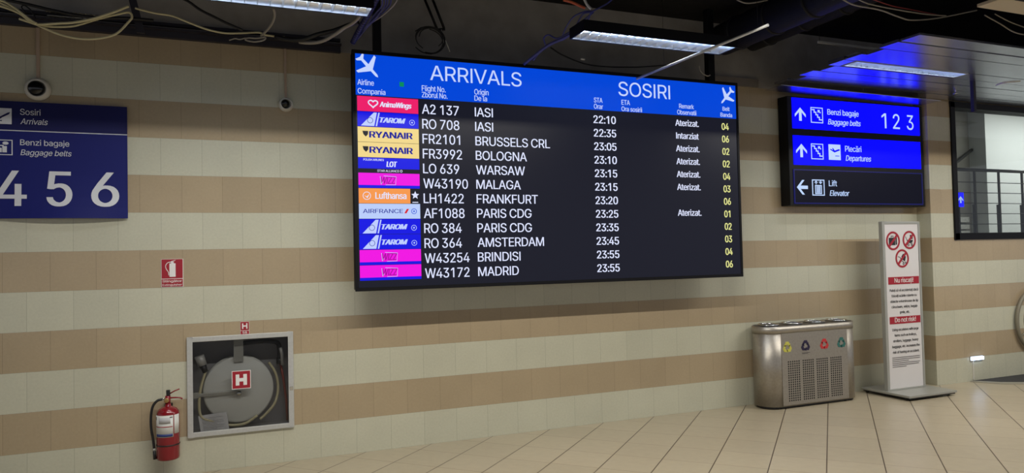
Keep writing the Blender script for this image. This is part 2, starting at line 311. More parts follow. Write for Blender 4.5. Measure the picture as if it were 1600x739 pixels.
# outlines of a plain sans letter set (advance, contours in 1/1000 em)
GLYPHS = {
' ': (187, ''),
'!': (196, '67,160 63,509 132,509 128,160|98,-4 81,-1 66,9 56,24 52,41 56,58 66,73 81,83 98,86 116,83 130,73 140,58 143,41 140,24 130,9 116,-1'),
',': (187, '38,-119 68,71 137,71 84,-119'),
'.': (187, '95,-4 78,-1 63,9 53,24 50,41 53,59 63,73 78,83 95,87 113,83 128,73 138,59 141,41 138,24 128,9 113,-1'),
'0': (453, '227,-7 174,1 130,24 95,62 69,113 53,178 48,254 53,330 69,395 95,447 130,484 174,508 227,516 279,508 323,484 358,447 384,395 400,330 405,254 400,178 384,113 359,62 323,24 279,1|227,50 261,56 290,74 313,103 330,144 340,194 344,254 340,314 330,365 313,405 290,435 261,453 227,460 192,453 163,435 140,405 123,365 113,314 109,254 113,194 123,144 140,103 163,74 192,56'),
'1': (453, '286,509 286,0 222,0 222,436 219,436 96,352 96,421 208,509'),
'2': (453, '64,0 64,47 234,229 282,282 311,327 320,371 317,397 308,419 293,436 273,449 224,460 196,457 172,447 153,433 139,413 130,390 127,362 66,362 71,405 86,442 111,473 143,496 182,511 225,516 268,511 306,497 337,474 361,445 376,411 381,372 371,318 336,259 267,180 153,60 153,57 389,57 389,0'),
'3': (453, '218,-7 173,-3 133,10 98,30 70,57 52,91 44,132 109,132 115,107 126,87 144,71 165,59 219,50 275,61 297,74 315,93 325,116 329,145 326,172 316,196 299,217 275,234 242,244 201,248 157,248 157,299 288,448 288,452 70,452 70,509 372,509 372,461 221,289 264,288 308,276 344,253 371,222 387,186 393,145 387,103 370,66 344,36 309,12 266,-2'),
'4': (453, '40,105 40,158 247,509 311,509 109,166 109,163 413,163 413,105|282,0 282,121 282,146 282,318 343,318 343,0'),
'5': (453, '221,-7 178,-2 140,11 108,32 83,60 66,93 60,130 122,130 127,108 138,89 173,60 221,50 250,53 276,64 298,82 314,104 324,131 328,162 324,193 314,221 297,244 275,262 248,273 218,277 167,268 128,246 67,253 96,509 366,509 366,452 151,452 134,301 136,301 178,325 229,334 263,330 294,321 321,306 345,285 364,260 379,231 388,199 391,163 385,117 369,76 343,41 309,15 268,-1'),
'6': (453, '226,-7 182,-1 142,15 109,40 84,74 69,115 64,162 68,199 80,239 137,340 252,509 322,509 151,261 151,262 165,288 196,307 235,314 278,309 316,295 346,271 370,240 384,201 389,157 384,112 368,73 343,39 310,14 271,-2|226,48 254,52 279,63 299,79 314,101 324,128 327,157 324,187 314,213 299,235 279,251 254,262 226,265 198,262 174,252 153,235 138,214 128,188 125,158 128,128 138,102 153,79 174,63 198,52'),
'7': (453, '97,0 323,448 323,452 62,452 62,509 391,509 391,449 165,0'),
'8': (453, '226,-7 178,-2 136,11 101,33 74,62 57,96 52,135 55,166 65,195 81,220 101,241 125,256 153,265 153,267 119,282 93,308 76,342 70,380 75,417 90,450 114,477 146,498 184,511 226,516 269,511 306,498 337,477 361,450 377,417 382,380 376,342 359,308 333,282 300,267 300,265 327,256 351,241 372,220 387,195 397,166 401,135 395,96 378,62 352,33 317,11 275,-2|226,49 258,52 285,60 307,74 323,91 333,113 337,139 333,165 322,189 305,208 283,223 256,232 226,235 196,232 169,223 147,208 130,189 119,165 115,139 119,113 129,91 145,74 167,60 195,52|226,290 274,300 293,313 307,330 316,351 319,376 316,399 308,420 294,437 275,449 226,460 177,449 159,437 145,420 136,399 133,376 136,351 145,330 159,313 178,300'),
'9': (453, '226,516 271,510 310,494 343,468 368,434 384,393 389,347 385,309 373,270 315,168 200,0 130,0 301,248 301,247 287,221 257,202 218,195 175,199 137,214 106,237 83,269 68,307 64,352 69,397 85,436 110,469 143,494 182,510|226,460 199,457 174,446 154,429 138,407 129,381 125,352 129,322 138,295 154,274 174,257 199,247 226,243 254,247 279,257 299,273 314,295 324,321 327,350 324,381 314,407 299,429 279,446 254,457'),
':': (187, '95,-4 78,-1 63,9 53,24 50,41 53,59 63,73 78,83 95,87 113,83 128,73 138,59 141,41 138,24 128,9 113,-1|95,271 78,274 63,284 53,299 50,316 53,334 63,349 78,359 95,362 113,359 128,349 138,334 141,316 138,299 128,284 113,274'),
'A': (479, '16,0 201,509 276,509 463,0 395,0 287,302 264,372 238,458 213,371 191,302 85,0|110,142 110,199 370,199 370,142'),
'B': (456, '60,0 60,509 241,509 289,504 329,491 359,469 381,442 394,410 398,374 395,344 387,320 356,286 315,267 315,262 339,257 363,245 385,227 402,203 414,173 418,136 413,100 400,67 377,39 344,18 301,4 247,0|125,57 245,57 296,63 330,80 349,105 355,137 352,161 342,184 327,203 306,218 279,228 248,231 125,231|125,285 238,285 288,296 308,309 323,326 333,348 336,372 330,403 313,429 283,446 240,452 125,452'),
'C': (510, '267,-7 205,1 150,25 104,63 70,115 48,179 40,254 48,329 70,393 104,445 150,484 205,508 267,516 340,504 373,490 402,471 427,447 448,418 463,385 473,348 408,348 389,395 357,428 315,449 267,456 223,450 184,432 150,403 125,364 109,314 103,254 109,194 125,145 151,105 184,76 223,59 267,53 315,60 357,81 389,114 408,160 473,160 463,124 448,91 428,62 402,38 373,19 341,5 305,-4'),
'D': (502, '219,0 96,0 96,57 215,57 272,63 318,81 354,110 379,149 394,198 399,255 394,312 379,361 354,399 320,428 275,446 221,452 93,452 93,509 225,509 294,501 353,478 399,441 433,391 455,329 462,255 455,181 433,119 398,68 351,31 291,8|125,509 125,0 60,0 60,509'),
'E': (418, '60,0 60,509 372,509 372,452 125,452 125,286 355,286 355,229 125,229 125,57 375,57 375,0'),
'F': (410, '60,0 60,509 369,509 369,452 125,452 125,278 346,278 346,221 125,221 125,0'),
'G': (520, '269,-7 205,1 149,25 104,64 69,116 47,179 40,254 47,329 69,393 103,445 149,484 203,508 265,516 304,513 340,504 374,489 403,469 429,445 449,416 465,384 474,349 408,349 387,393 356,427 315,448 265,456 222,450 183,432 150,404 125,364 109,314 103,254 109,194 125,145 151,105 184,76 224,59 269,53 309,57 345,71 374,93 396,123 410,160 412,185 413,199 283,199 283,256 478,256 478,200 471,141 451,91 419,50 377,19 326,0'),
'H': (517, '60,0 60,509 125,509 125,289 392,289 392,509 457,509 457,0 392,0 392,232 125,232 125,0'),
'I': (190, '64,0 64,509 128,509 128,0'),
'J': (396, '185,-7 124,3 75,33 44,81 33,145 33,173 98,173 98,145 104,104 122,74 149,56 185,50 220,56 248,74 266,104 272,145 272,509 336,509 336,145 326,81 294,33 246,3'),
'K': (466, '104,145 104,216 139,261 174,303 212,344 364,509 448,509 231,276 228,276|60,0 60,509 125,509 125,334 124,225 125,193 125,0|372,0 188,259 228,309 449,0'),
'L': (393, '60,0 60,509 125,509 125,57 361,57 361,0'),
'M': (628, '60,0 60,509 152,509 277,187 287,159 299,123 311,84 314,66 318,83 330,121 342,158 352,187 476,509 568,509 568,0 504,0 504,291 504,327 505,369 506,413 506,425 498,409 482,363 467,322 456,291 342,0 286,0 170,291 159,321 145,361 129,408 119,428 120,416 121,372 122,328 122,291 122,0'),
'N': (523, '60,0 60,509 136,509 343,183 363,151 388,107 402,78 401,108 399,157 399,195 399,509 463,509 463,0 387,0 202,290 177,331 148,381 121,428 122,384 124,328 125,291 125,0'),
'O': (533, '267,-7 205,1 150,25 105,63 70,115 48,179 40,254 48,329 70,393 105,445 150,484 205,508 267,516 329,508 384,484 429,445 464,393 486,329 493,254 486,179 464,115 429,63 384,25 329,1|267,53 310,59 349,76 383,105 408,144 425,194 430,254 425,314 408,365 383,404 349,433 310,450 267,456 223,450 184,433 151,404 125,364 109,314 103,254 109,194 125,144 151,105 184,76 223,59'),
'P': (444, '60,0 60,509 235,509 289,503 332,487 366,462 390,430 404,391 409,348 404,304 390,265 366,233 332,207 289,191 235,186 125,186 125,0|125,242 233,242 269,246 297,256 318,272 333,294 342,319 344,348 342,376 333,402 318,423 297,439 268,449 232,452 125,452'),
'Q': (533, '245,159 313,159 369,85 384,65 468,-48 401,-48 346,27 331,46|267,-7 205,1 150,25 105,63 70,115 48,179 40,254 48,329 70,393 105,445 150,484 205,508 267,516 329,508 384,484 429,445 464,393 486,329 493,254 486,179 464,115 429,63 384,25 329,1|267,53 310,59 349,76 383,105 408,144 425,194 430,254 425,314 408,365 383,404 349,433 310,450 267,456 223,450 184,433 151,404 125,364 109,314 103,254 109,194 125,144 151,105 184,76 223,59'),
'R': (449, '60,0 60,509 236,509 290,504 333,489 367,465 390,433 405,395 409,352 405,309 390,271 367,240 333,217 289,203 236,198 125,198 125,0|125,255 234,255 269,258 298,267 319,281 334,300 342,324 345,352 342,380 334,405 319,425 298,440 269,449 233,452 125,452|353,0 230,229 303,229 428,0'),
'S': (446, '224,-9 172,-4 128,9 91,31 64,60 46,96 38,137 104,137 110,110 123,88 142,71 166,59 224,49 257,52 286,60 311,74 329,92 341,114 346,139 342,161 332,179 296,205 245,222 184,239 128,260 86,289 60,326 52,372 58,413 75,448 102,476 138,498 180,511 227,516 275,511 316,498 351,476 377,449 394,415 401,378 337,378 326,412 302,437 267,453 225,459 194,456 167,448 145,435 129,418 118,398 115,376 119,352 131,334 169,308 212,293 264,279 312,264 359,238 395,198 405,171 408,139 403,99 386,64 360,34 323,11 278,-4'),
'T': (448, '32,452 32,509 417,509 417,452 257,452 257,0 193,0 193,452'),
'U': (517, '259,-8 203,-2 154,15 114,43 85,80 66,124 60,173 60,509 124,509 124,178 128,144 141,113 160,87 187,68 220,56 259,52 298,56 331,68 357,87 377,113 389,144 393,178 393,509 457,509 457,173 451,124 433,80 403,43 363,15 315,-2'),
'V': (479, '204,0 16,509 84,509 192,206 215,137 241,52 267,138 290,206 395,509 463,509 278,0'),
'W': (686, '155,0 16,509 82,509 163,196 175,145 187,94 193,58 200,94 211,145 224,196 306,509 380,509 462,196 474,145 486,94 492,58 499,94 510,145 523,196 603,509 670,509 530,0 455,0 368,323 351,391 343,445 335,395 318,323 230,0'),
'X': (474, '18,0 217,284 217,236 29,509 104,509 178,400 204,361 223,329 243,292 232,292 252,329 272,361 298,400 374,509 446,509 259,239 259,287 456,0 382,0 292,129 268,165 250,195 230,231 244,231 225,196 206,166 182,129 91,0'),
'Y': (472, '203,0 203,208 16,509 91,509 192,344 222,292 237,262 251,293 280,344 381,509 455,509 268,208 268,0'),
'Z': (438, '42,0 42,46 273,385 306,431 322,452 285,452 223,452 40,452 40,509 397,509 397,462 169,129 134,81 116,57 152,57 214,57 399,57 399,0'),
'a': (389, '160,-9 126,-5 94,5 68,22 48,45 35,73 30,108 34,138 43,161 58,179 78,193 125,211 178,220 234,227 265,235 273,243 276,255 276,257 267,297 240,322 196,331 149,322 118,301 100,274 41,291 57,322 79,346 104,364 133,375 194,384 239,379 286,360 306,343 322,320 333,290 337,251 337,0 277,0 277,52 272,52 252,25 215,1|170,45 202,49 228,59 248,74 263,93 272,115 276,138 276,190 259,182 231,176 200,171 175,168 134,159 103,139 95,124 92,105 102,72 130,52'),
'b': (424, '229,-8 198,-5 172,4 138,31 118,59 112,59 112,0 53,0 53,509 114,509 114,319 118,319 137,346 171,373 197,381 229,384 274,378 313,361 345,332 370,293 385,245 390,189 385,133 370,84 346,45 313,16 274,-2|220,47 253,51 279,66 301,88 316,117 325,151 328,189 325,227 316,261 301,290 280,311 253,325 220,330 188,325 161,312 140,291 125,263 116,229 113,189 116,150 125,115 140,86 162,65 188,51'),
'c': (395, '207,-8 159,-2 117,16 82,46 56,85 40,133 34,187 40,243 56,291 82,330 117,360 159,378 207,384 260,377 305,356 340,322 362,277 303,262 290,289 270,311 242,325 207,330 173,325 145,310 124,287 108,258 99,224 96,187 99,151 108,117 124,89 145,66 173,51 207,46 243,52 271,66 292,89 304,117 363,102 341,56 306,21 261,-1'),
'd': (424, '195,-8 151,-2 111,16 79,45 55,84 39,133 34,189 39,245 55,293 79,332 112,361 151,378 196,384 228,381 253,373 287,346 306,319 311,319 311,509 372,509 372,0 313,0 313,59 307,59 287,31 252,4 227,-5|205,47 236,51 263,65 284,86 299,115 309,150 312,189 309,229 300,263 284,291 263,312 237,325 205,330 172,325 145,311 124,290 108,261 99,227 96,189 99,151 109,117 124,88 145,66 172,51'),
'e': (404, '212,-8 161,-2 117,16 82,46 56,85 40,132 34,187 39,242 55,290 81,329 115,359 157,378 205,384 266,374 294,361 319,341 341,315 357,282 368,242 371,194 371,169 97,169 100,139 110,106 128,80 151,61 179,50 212,46 254,53 285,73 306,105 365,91 353,63 335,39 311,19 283,4 249,-5|310,221 307,237 298,269 283,294 263,314 237,326 205,330 173,326 146,313 125,294 109,270 99,241 98,221'),
'f': (253, '228,379 228,327 6,327 6,379|81,0 81,432 84,461 96,486 113,505 135,519 187,530 222,527 243,521 227,468 215,472 195,474 171,470 154,460 145,443 142,419 142,0'),
'g': (425, '207,-151 168,-148 134,-140 82,-110 51,-69 101,-41 122,-66 154,-88 207,-97 249,-92 282,-75 304,-47 311,-6 311,68 306,68 287,41 252,16 227,8 195,5 152,10 113,27 80,53 55,90 39,136 34,191 39,246 55,293 80,332 112,361 152,378 196,384 228,382 253,373 288,346 308,319 313,319 313,379 372,379 372,-9 367,-54 350,-90 324,-117 291,-136 251,-147|205,59 237,63 264,75 285,95 300,121 309,154 312,193 309,231 300,264 285,291 264,312 237,325 205,330 172,325 145,312 124,290 109,262 99,229 96,193 99,155 109,123 124,96 145,76 172,63'),
'h': (410, '114,227 114,0 53,0 53,509 114,509 114,287 114,288 124,332 152,362 187,379 227,384 264,380 295,369 321,349 341,321 353,285 357,240 357,0 296,0 296,235 290,275 273,304 246,323 210,329 184,326 161,317 141,303 126,283 117,257'),
'i': (166, '53,0 53,379 114,379 114,0|84,443 67,446 54,455 44,468 41,483 44,499 54,512 67,521 84,524 100,521 114,512 123,499 126,483 123,468 114,455 100,446'),
'j': (166, '53,379 114,379 114,-30 111,-63 102,-90 86,-113 65,-129 37,-139 4,-143 -10,-143 -10,-87 2,-87 25,-83 40,-72 50,-54 53,-29|83,443 67,446 53,455 44,468 41,483 44,499 53,512 67,521 83,524 100,521 114,512 123,499 126,483 123,468 114,455 100,446'),
'k': (380, '110,137 110,212 121,212 284,379 360,379 184,199 177,199|53,0 53,509 114,509 114,0|294,0 148,186 191,229 372,0'),
'l': (189, '139,-2 101,3 74,20 58,47 53,84 53,509 114,509 114,99 120,62 130,54 146,52 160,53 170,54 181,3 162,-1'),
'm': (609, '53,0 53,379 112,379 112,295 112,296 118,323 132,346 172,376 219,386 257,380 287,361 309,331 321,295 312,295 322,321 337,343 381,375 437,386 468,383 497,372 522,354 541,328 553,296 557,255 557,0 496,0 496,254 490,289 473,313 447,326 419,330 395,328 374,320 345,290 335,247 335,0 274,0 274,260 269,288 253,311 229,326 199,330 158,320 140,307 126,289 117,266 114,238 114,0'),
'n': (409, '114,227 114,0 53,0 53,379 112,379 112,287 112,288 124,332 152,362 187,379 227,384 264,380 295,369 321,349 341,321 353,285 357,240 357,0 296,0 296,235 290,275 273,304 246,323 210,329 184,326 161,317 141,303 126,283 117,257'),
'o': (415, '207,-8 159,-2 117,16 82,46 56,85 40,133 34,187 40,243 56,291 82,330 117,360 159,378 207,384 256,378 299,360 333,330 359,291 376,243 381,187 376,133 359,85 333,46 299,16 256,-2|207,46 242,51 270,66 292,89 307,117 316,151 319,187 316,224 307,258 292,287 270,310 242,325 207,330 173,325 145,310 124,287 108,258 99,224 96,187 99,151 108,117 124,89 145,66 173,51'),
'p': (424, '53,-143 53,379 112,379 112,319 118,319 137,346 171,373 197,381 229,384 274,378 313,361 345,332 370,293 385,245 390,189 385,133 370,84 346,45 313,16 274,-2 229,-8 198,-5 173,4 138,31 118,59 114,59 114,-143|220,47 253,51 279,66 301,88 316,117 325,151 328,189 325,227 316,261 301,290 280,311 253,325 220,330 188,325 161,312 140,291 125,263 116,229 113,189 116,150 125,115 140,86 162,65 188,51'),
'q': (424, '372,-143 311,-143 311,59 306,59 287,31 252,4 227,-5 195,-8 151,-2 111,16 79,45 55,84 39,133 34,189 39,245 55,293 79,332 112,361 151,378 196,384 228,381 253,373 287,346 307,319 313,319 313,379 372,379|205,47 236,51 263,65 284,86 299,115 309,150 312,189 309,229 300,263 284,291 263,312 237,325 205,330 172,325 145,311 124,290 108,261 99,227 96,189 99,151 109,117 124,88 145,66 172,51'),
'r': (259, '53,0 53,379 112,379 112,321 115,321 130,347 152,367 181,380 213,385 229,384 243,384 243,322 230,324 207,326 182,323 159,315 140,301 126,284 117,262 114,237 114,0'),
's': (365, '182,-8 145,-5 112,3 84,18 62,38 45,63 36,94 94,107 105,79 124,60 150,49 181,45 217,50 244,62 262,81 268,103 265,121 254,136 237,147 212,155 149,170 104,186 72,208 53,237 47,274 51,305 65,332 87,354 115,370 149,381 187,384 223,381 254,372 279,358 299,339 324,290 268,277 258,298 243,316 219,328 187,333 156,329 131,317 114,299 109,277 112,258 124,243 172,223 229,209 275,194 306,171 325,142 331,107 326,75 312,47 290,24 260,6 223,-5'),
't': (227, '204,379 204,327 6,327 6,379|65,471 126,471 126,98 128,76 136,61 150,53 170,50 185,51 202,54 213,2 192,-3 168,-4 125,2 92,21 72,52 65,93'),
'u': (410, '182,-5 146,-1 115,11 89,31 69,59 57,95 53,139 53,379 114,379 114,144 119,105 137,75 164,56 200,50 226,53 249,62 268,77 283,97 293,122 296,153 296,379 357,379 357,0 298,0 298,92 298,91 286,47 257,17 222,0'),
'v': (389, '163,0 17,379 84,379 165,155 187,87 195,58 203,87 224,155 305,379 371,379 226,0'),
'w': (567, '138,0 23,379 87,379 133,214 154,137 170,70 186,135 206,214 252,379 316,379 362,214 382,136 397,70 413,135 434,214 480,379 545,379 429,0 368,0 319,172 305,225 291,280 284,310 277,280 263,225 248,172 199,0'),
'x': (378, '21,0 171,218 171,171 29,379 100,379 147,306 179,253 191,230 202,253 233,306 282,379 352,379 209,169 209,214 358,0 287,0 231,85 200,136 189,160 178,136 148,85 91,0'),
'y': (389, '47,-139 61,-86 71,-87 104,-89 130,-74 151,-36 163,-1 17,379 84,379 165,155 187,87 195,58 202,87 224,155 305,379 371,379 204,-58 177,-107 139,-136 91,-145 65,-143'),
'z': (380, '42,0 42,46 254,320 254,323 48,323 48,379 333,379 333,331 126,60 126,56 339,56 339,0'),
'Ă': (479, '16,0 201,509 276,509 463,0 395,0 287,302 264,372 238,458 213,371 191,302 85,0|110,142 110,199 370,199 370,142|240,562 213,566 190,575 170,590 154,610 144,633 141,659 186,659 190,637 201,621 218,609 240,606 261,609 278,621 290,637 294,659 339,659 335,633 326,610 310,590 290,575 266,566'),
'ă': (389, '160,-9 126,-5 94,5 68,22 48,45 35,73 30,108 34,138 43,161 58,179 78,193 125,211 178,220 234,227 265,235 273,243 276,255 276,257 267,297 240,322 196,331 149,322 118,301 100,274 41,291 57,322 79,346 104,364 133,375 194,384 239,379 286,360 306,343 322,320 333,290 337,251 337,0 277,0 277,52 272,52 252,25 215,1|170,45 202,49 228,59 248,74 263,93 272,115 276,138 276,190 259,182 231,176 200,171 175,168 134,159 103,139 95,124 92,105 102,72 130,52|189,433 163,436 139,446 119,461 104,481 94,504 90,529 135,529 139,508 150,491 168,480 189,476 211,480 228,491 239,508 243,529 288,529 285,504 275,481 260,461 240,446 216,436'),
'Ș': (446, '224,-9 172,-4 128,9 91,31 64,60 46,96 38,137 104,137 110,110 123,88 142,71 166,59 224,49 257,52 286,60 311,74 329,92 341,114 346,139 342,161 332,179 296,205 245,222 184,239 128,260 86,289 60,326 52,372 58,413 75,448 102,476 138,498 180,511 227,516 275,511 316,498 351,476 377,449 394,415 401,378 337,378 326,412 302,437 267,453 225,459 194,456 167,448 145,435 129,418 118,398 115,376 119,352 131,334 169,308 212,293 264,279 312,264 359,238 395,198 405,171 408,139 403,99 386,64 360,34 323,11 278,-4|164,-168 192,-40 254,-40 211,-168'),
'ș': (365, '182,-8 145,-5 112,3 84,18 62,38 45,63 36,94 94,107 105,79 124,60 150,49 181,45 217,50 244,62 262,81 268,103 265,121 254,136 237,147 212,155 149,170 104,186 72,208 53,237 47,274 51,305 65,332 87,354 115,370 149,381 187,384 223,381 254,372 279,358 299,339 324,290 268,277 258,298 243,316 219,328 187,333 156,329 131,317 114,299 109,277 112,258 124,243 172,223 229,209 275,194 306,171 325,142 331,107 326,75 312,47 290,24 260,6 223,-5|127,-168 154,-40 217,-40 174,-168'),
'Ț': (448, '32,452 32,509 417,509 417,452 257,452 257,0 193,0 193,452|165,-168 193,-40 255,-40 212,-168'),
'ț': (227, '204,379 204,327 6,327 6,379|65,471 126,471 126,98 128,76 136,61 150,53 170,50 185,51 202,54 213,2 192,-3 168,-4 125,2 92,21 72,52 65,93|69,-168 97,-40 159,-40 116,-168')}
CAPH = max(int(p.split(',')[1]) for c_ in GLYPHS['H'][1].split('|') for p in c_.split(' '))/1000
_glyph = {}
def area(p): return sum(p[i][0]*p[(i+1) % len(p)][1]-p[(i+1) % len(p)][0]*p[i][1] for i in range(len(p)))
def inside(pt, p):
    r = False
    for i in range(len(p)):
        (x0, y0), (x1, y1) = p[i], p[(i+1) % len(p)]
        if (y0 > pt[1]) != (y1 > pt[1]) and pt[0] < (x1-x0)*(pt[1]-y0)/(y1-y0)+x0: r = not r
    return r
def glyph(chr_):
    """Filled flat outline of one letter: vertices and faces."""
    if chr_ not in _glyph:
        con = [[tuple(int(v)/1000 for v in p.split(',')) for p in cc.split(' ')] for cc in GLYPHS[chr_][1].split('|') if cc]
        outer = [c for c in con if area(c) < 0]; holes = [c for c in con if area(c) >= 0]
        V, Fc = [], []
        for oc in outer:
            c = bpy.data.curves.new('lettering', 'CURVE'); c.dimensions = '2D'; c.fill_mode = 'BOTH'
            for cc in [oc]+[h for h in holes if inside(h[0], oc)]:
                sp = c.splines.new('POLY'); sp.points.add(len(cc)-1); sp.use_cyclic_u = True
                for q, (a_, b_) in zip(sp.points, cc): q.co = (a_, b_, 0, 1)
            o = bpy.data.objects.new('lettering_outline', c); COL.objects.link(o)
            dg = bpy.context.evaluated_depsgraph_get(); dg.update()
            me = bpy.data.meshes.new_from_object(o.evaluated_get(dg), depsgraph=dg)
            n = len(V); V += [(v.co.x, v.co.y) for v in me.vertices]; Fc += [tuple(i+n for i in p.vertices) for p in me.polygons]
            bpy.data.objects.remove(o); bpy.data.curves.remove(c); bpy.data.meshes.remove(me)
        _glyph[chr_] = (V, Fc)
    return _glyph[chr_]
def text_mesh(s, italic=0.):
    V, Fc, x = [], [], 0.
    for chr_ in s:
        v, f = glyph(chr_); n = len(V)
        V += [Vector((x+a+italic*b, b, 0)) for a, b in v]; Fc += [tuple(i+n for i in q) for q in f]
        x += GLYPHS[chr_][0]/1000-.022
    return V, Fc
def cap_height(): return CAPH
def nat_width(s, bold=0.):
    xs = [v.x for v in text_mesh(s)[0]]
    return max(xs)-min(xs)
def text(s, x0, zb, H, y, m_, parent, width=None, xs=None, italic=0., bold=0., name='lettering', align='L', thick=.0012):
    """Lettering on a plane facing -y: left edge x0 (or centre/right), baseline zb, capital height H."""
    co_, fs = text_mesh(s, italic)
    k = H/CAPH
    lo, hi = min(v.x for v in co_), max(v.x for v in co_)
    kx = width/(hi-lo) if width else k*(xs or 1.0)
    wd = (hi-lo)*kx; sh = {'L': 0, 'C': -wd/2, 'R': -wd}[align]
    off = off_of(parent); b = bold*k
    q = MB()
    for d in ((0.,) if b < 1e-6 else (-b, b) if bold < .025 else (-b, 0., b)):      # heavier weights are passes side by side
        q.add([(x0+sh+(c.x-lo)*kx+d, y+(d > 0)*.0002, zb+c.y*k) for c in co_], fs)
    bm = bmesh.new(); vs = [bm.verts.new(Vector(v)-off) for v in q.v]
    for f_ in q.f:
        try: bm.faces.new([vs[i] for i in f_])
        except ValueError: pass
    g = bmesh.ops.extrude_face_region(bm, geom=list(bm.faces))
    bmesh.ops.translate(bm, verts=[e for e in g['geom'] if isinstance(e, bmesh.types.BMVert)], vec=(0, thick, 0))
    bmesh.ops.recalc_face_normals(bm, faces=bm.faces)
    me = bpy.data.meshes.new(name); bm.to_mesh(me); bm.free()
    me.materials.append(m_)
    o = bpy.data.objects.new(name, me); COL.objects.link(o); o.parent = parent
    return o

# ------------------------------------------------------------------ the setting
FZ = 3.52            # level of the removed false ceiling
SLAB = 4.2
YR = -.19            # front of the right-hand wall
XR = 8.07
MB().box(-12, 22, -16, .3, -.2, 0).build('floor', FLOOR, kind='structure')
MB().box(-12, 22, -16, 3.0, SLAB, SLAB+.3).build('ceiling', DARKSLAB, kind='structure')
wb = MB()            # striped wall with a recess for the hydrant cabinet
cx0, cx1, cz0, cz1 = -.245, .563, .292, 1.085
wb.box(-12, cx0, 0, .3, 0, FZ); wb.box(cx1, XR, 0, .3, 0, FZ)
wb.box(cx0, cx1, 0, .3, 0, cz0); wb.box(cx0, cx1, 0, .3, cz1, FZ); wb.box(cx0, cx1, .24, .3, cz0, cz1)
wb.build('wall_back', TILE, kind='structure')
MB().box(-12, 22, .0, .3, FZ, SLAB).build('wall_back_upper', CONCRETE, kind='structure')
wx0, wx1, wz0, wz1 = 8.50, 11.2, 1.79, 3.48
wr = MB()
wr.box(XR, wx0, YR, .0, 0, FZ); wr.box(wx0, wx1, YR, .0, 0, wz0); wr.box(wx1, 14, YR, .0, 0, FZ)
wr.box(wx0, wx1, YR, .0, wz1, FZ); 
wr.build('wall_right', TILE, kind='structure')
# rails at the head of the wall
t1 = MB(); t1.box(-12, 1.0, -.05, 0, FZ-.012, FZ+.05); t1.box(-12, 1.0, -.10, -.05, FZ+.035, FZ+.05)
t1.build('trim_1', RAIL, kind='structure')
MB().box(-12, 1.0, -.04, 0, FZ+.085, FZ+.11).build('trim_2', RAIL, kind='structure')
MB().box(4.96, 5.62, -.03, 0, FZ, FZ+.09).build('trim_3', mat('grey_plaster_band', (120, 112, 104), .8, 0, .3, .1, 12), kind='structure')
# plank ceiling that is still hanging at the right
pk = MB(); random.seed(3)
ends = [5.70, 5.66, 5.74, 5.62, 5.70, 5.72, 5.60, 5.66, 5.58, 5.60]
for i in range(1, 10):
    y1 = -.03-.203*i; y0 = y1-.192
    if i in (5,):        # bay with the recessed lamp
        pk.box(5.60, 5.742, y0, y1, FZ-.010, FZ+.03); pk.box(7.352, 14, y0, y1, FZ-.010, FZ+.03); continue
    pk.box(ends[i], 14, y0, y1, FZ-.010+random.uniform(-.004, .004), FZ+.012)
pk.build('ceiling_planks', PLANK, kind='structure')

# window in the right wall and the stairwell behind it
wf = MB(); yf = YR-.02
wf.box(wx0-.03, wx0+.05, yf, -.02, wz0-.02, wz1+.02); wf.box(wx1-.05, wx1, yf, -.02, wz0-.02, wz1+.02)
wf.box(wx0-.03, wx1, yf, -.02, wz0-.02, wz0+.065); wf.box(wx0-.03, wx1, yf, -.02, wz1-.05, wz1+.02)
win = wf.build('window_1', BLACK, kind='structure', bevel=.004)
B(wx0+.05, wx1-.05, -.125, -.117, wz0+.065, wz1-.05).build('window_pane', GLASS, win)
MB().box(8.5, 22, .3, 3.0, 1.05, 1.15).build('stair_landing', GREYWALL, kind='structure')
MB().box(8.2, 12.35, 2.3, 2.6, 1.15, SLAB).build('wall_stairwell', GREYWALL, kind='structure')
MB().box(12.35, 22, 2.0, 2.3, 1.15, SLAB).build('wall_stairwell_white', WHITEWALL, kind='structure')
bs = MB()
for i in range(9): bs.box(10.6, 12.2, 2.24, 2.299, 1.15+i*.12, 1.24+i*.12)
bs.build('wall_stairwell_blockwork', BRICKW, kind='structure')
sw = bpy.data.lights.new('stairwell_fill_lamp', 'AREA'); sw.energy = 95; sw.shape = 'RECTANGLE'; sw.size = 3.2; sw.size_y = .5; sw.color = (1, .98, .95)  # unseen area light added to brighten the stairwell wall

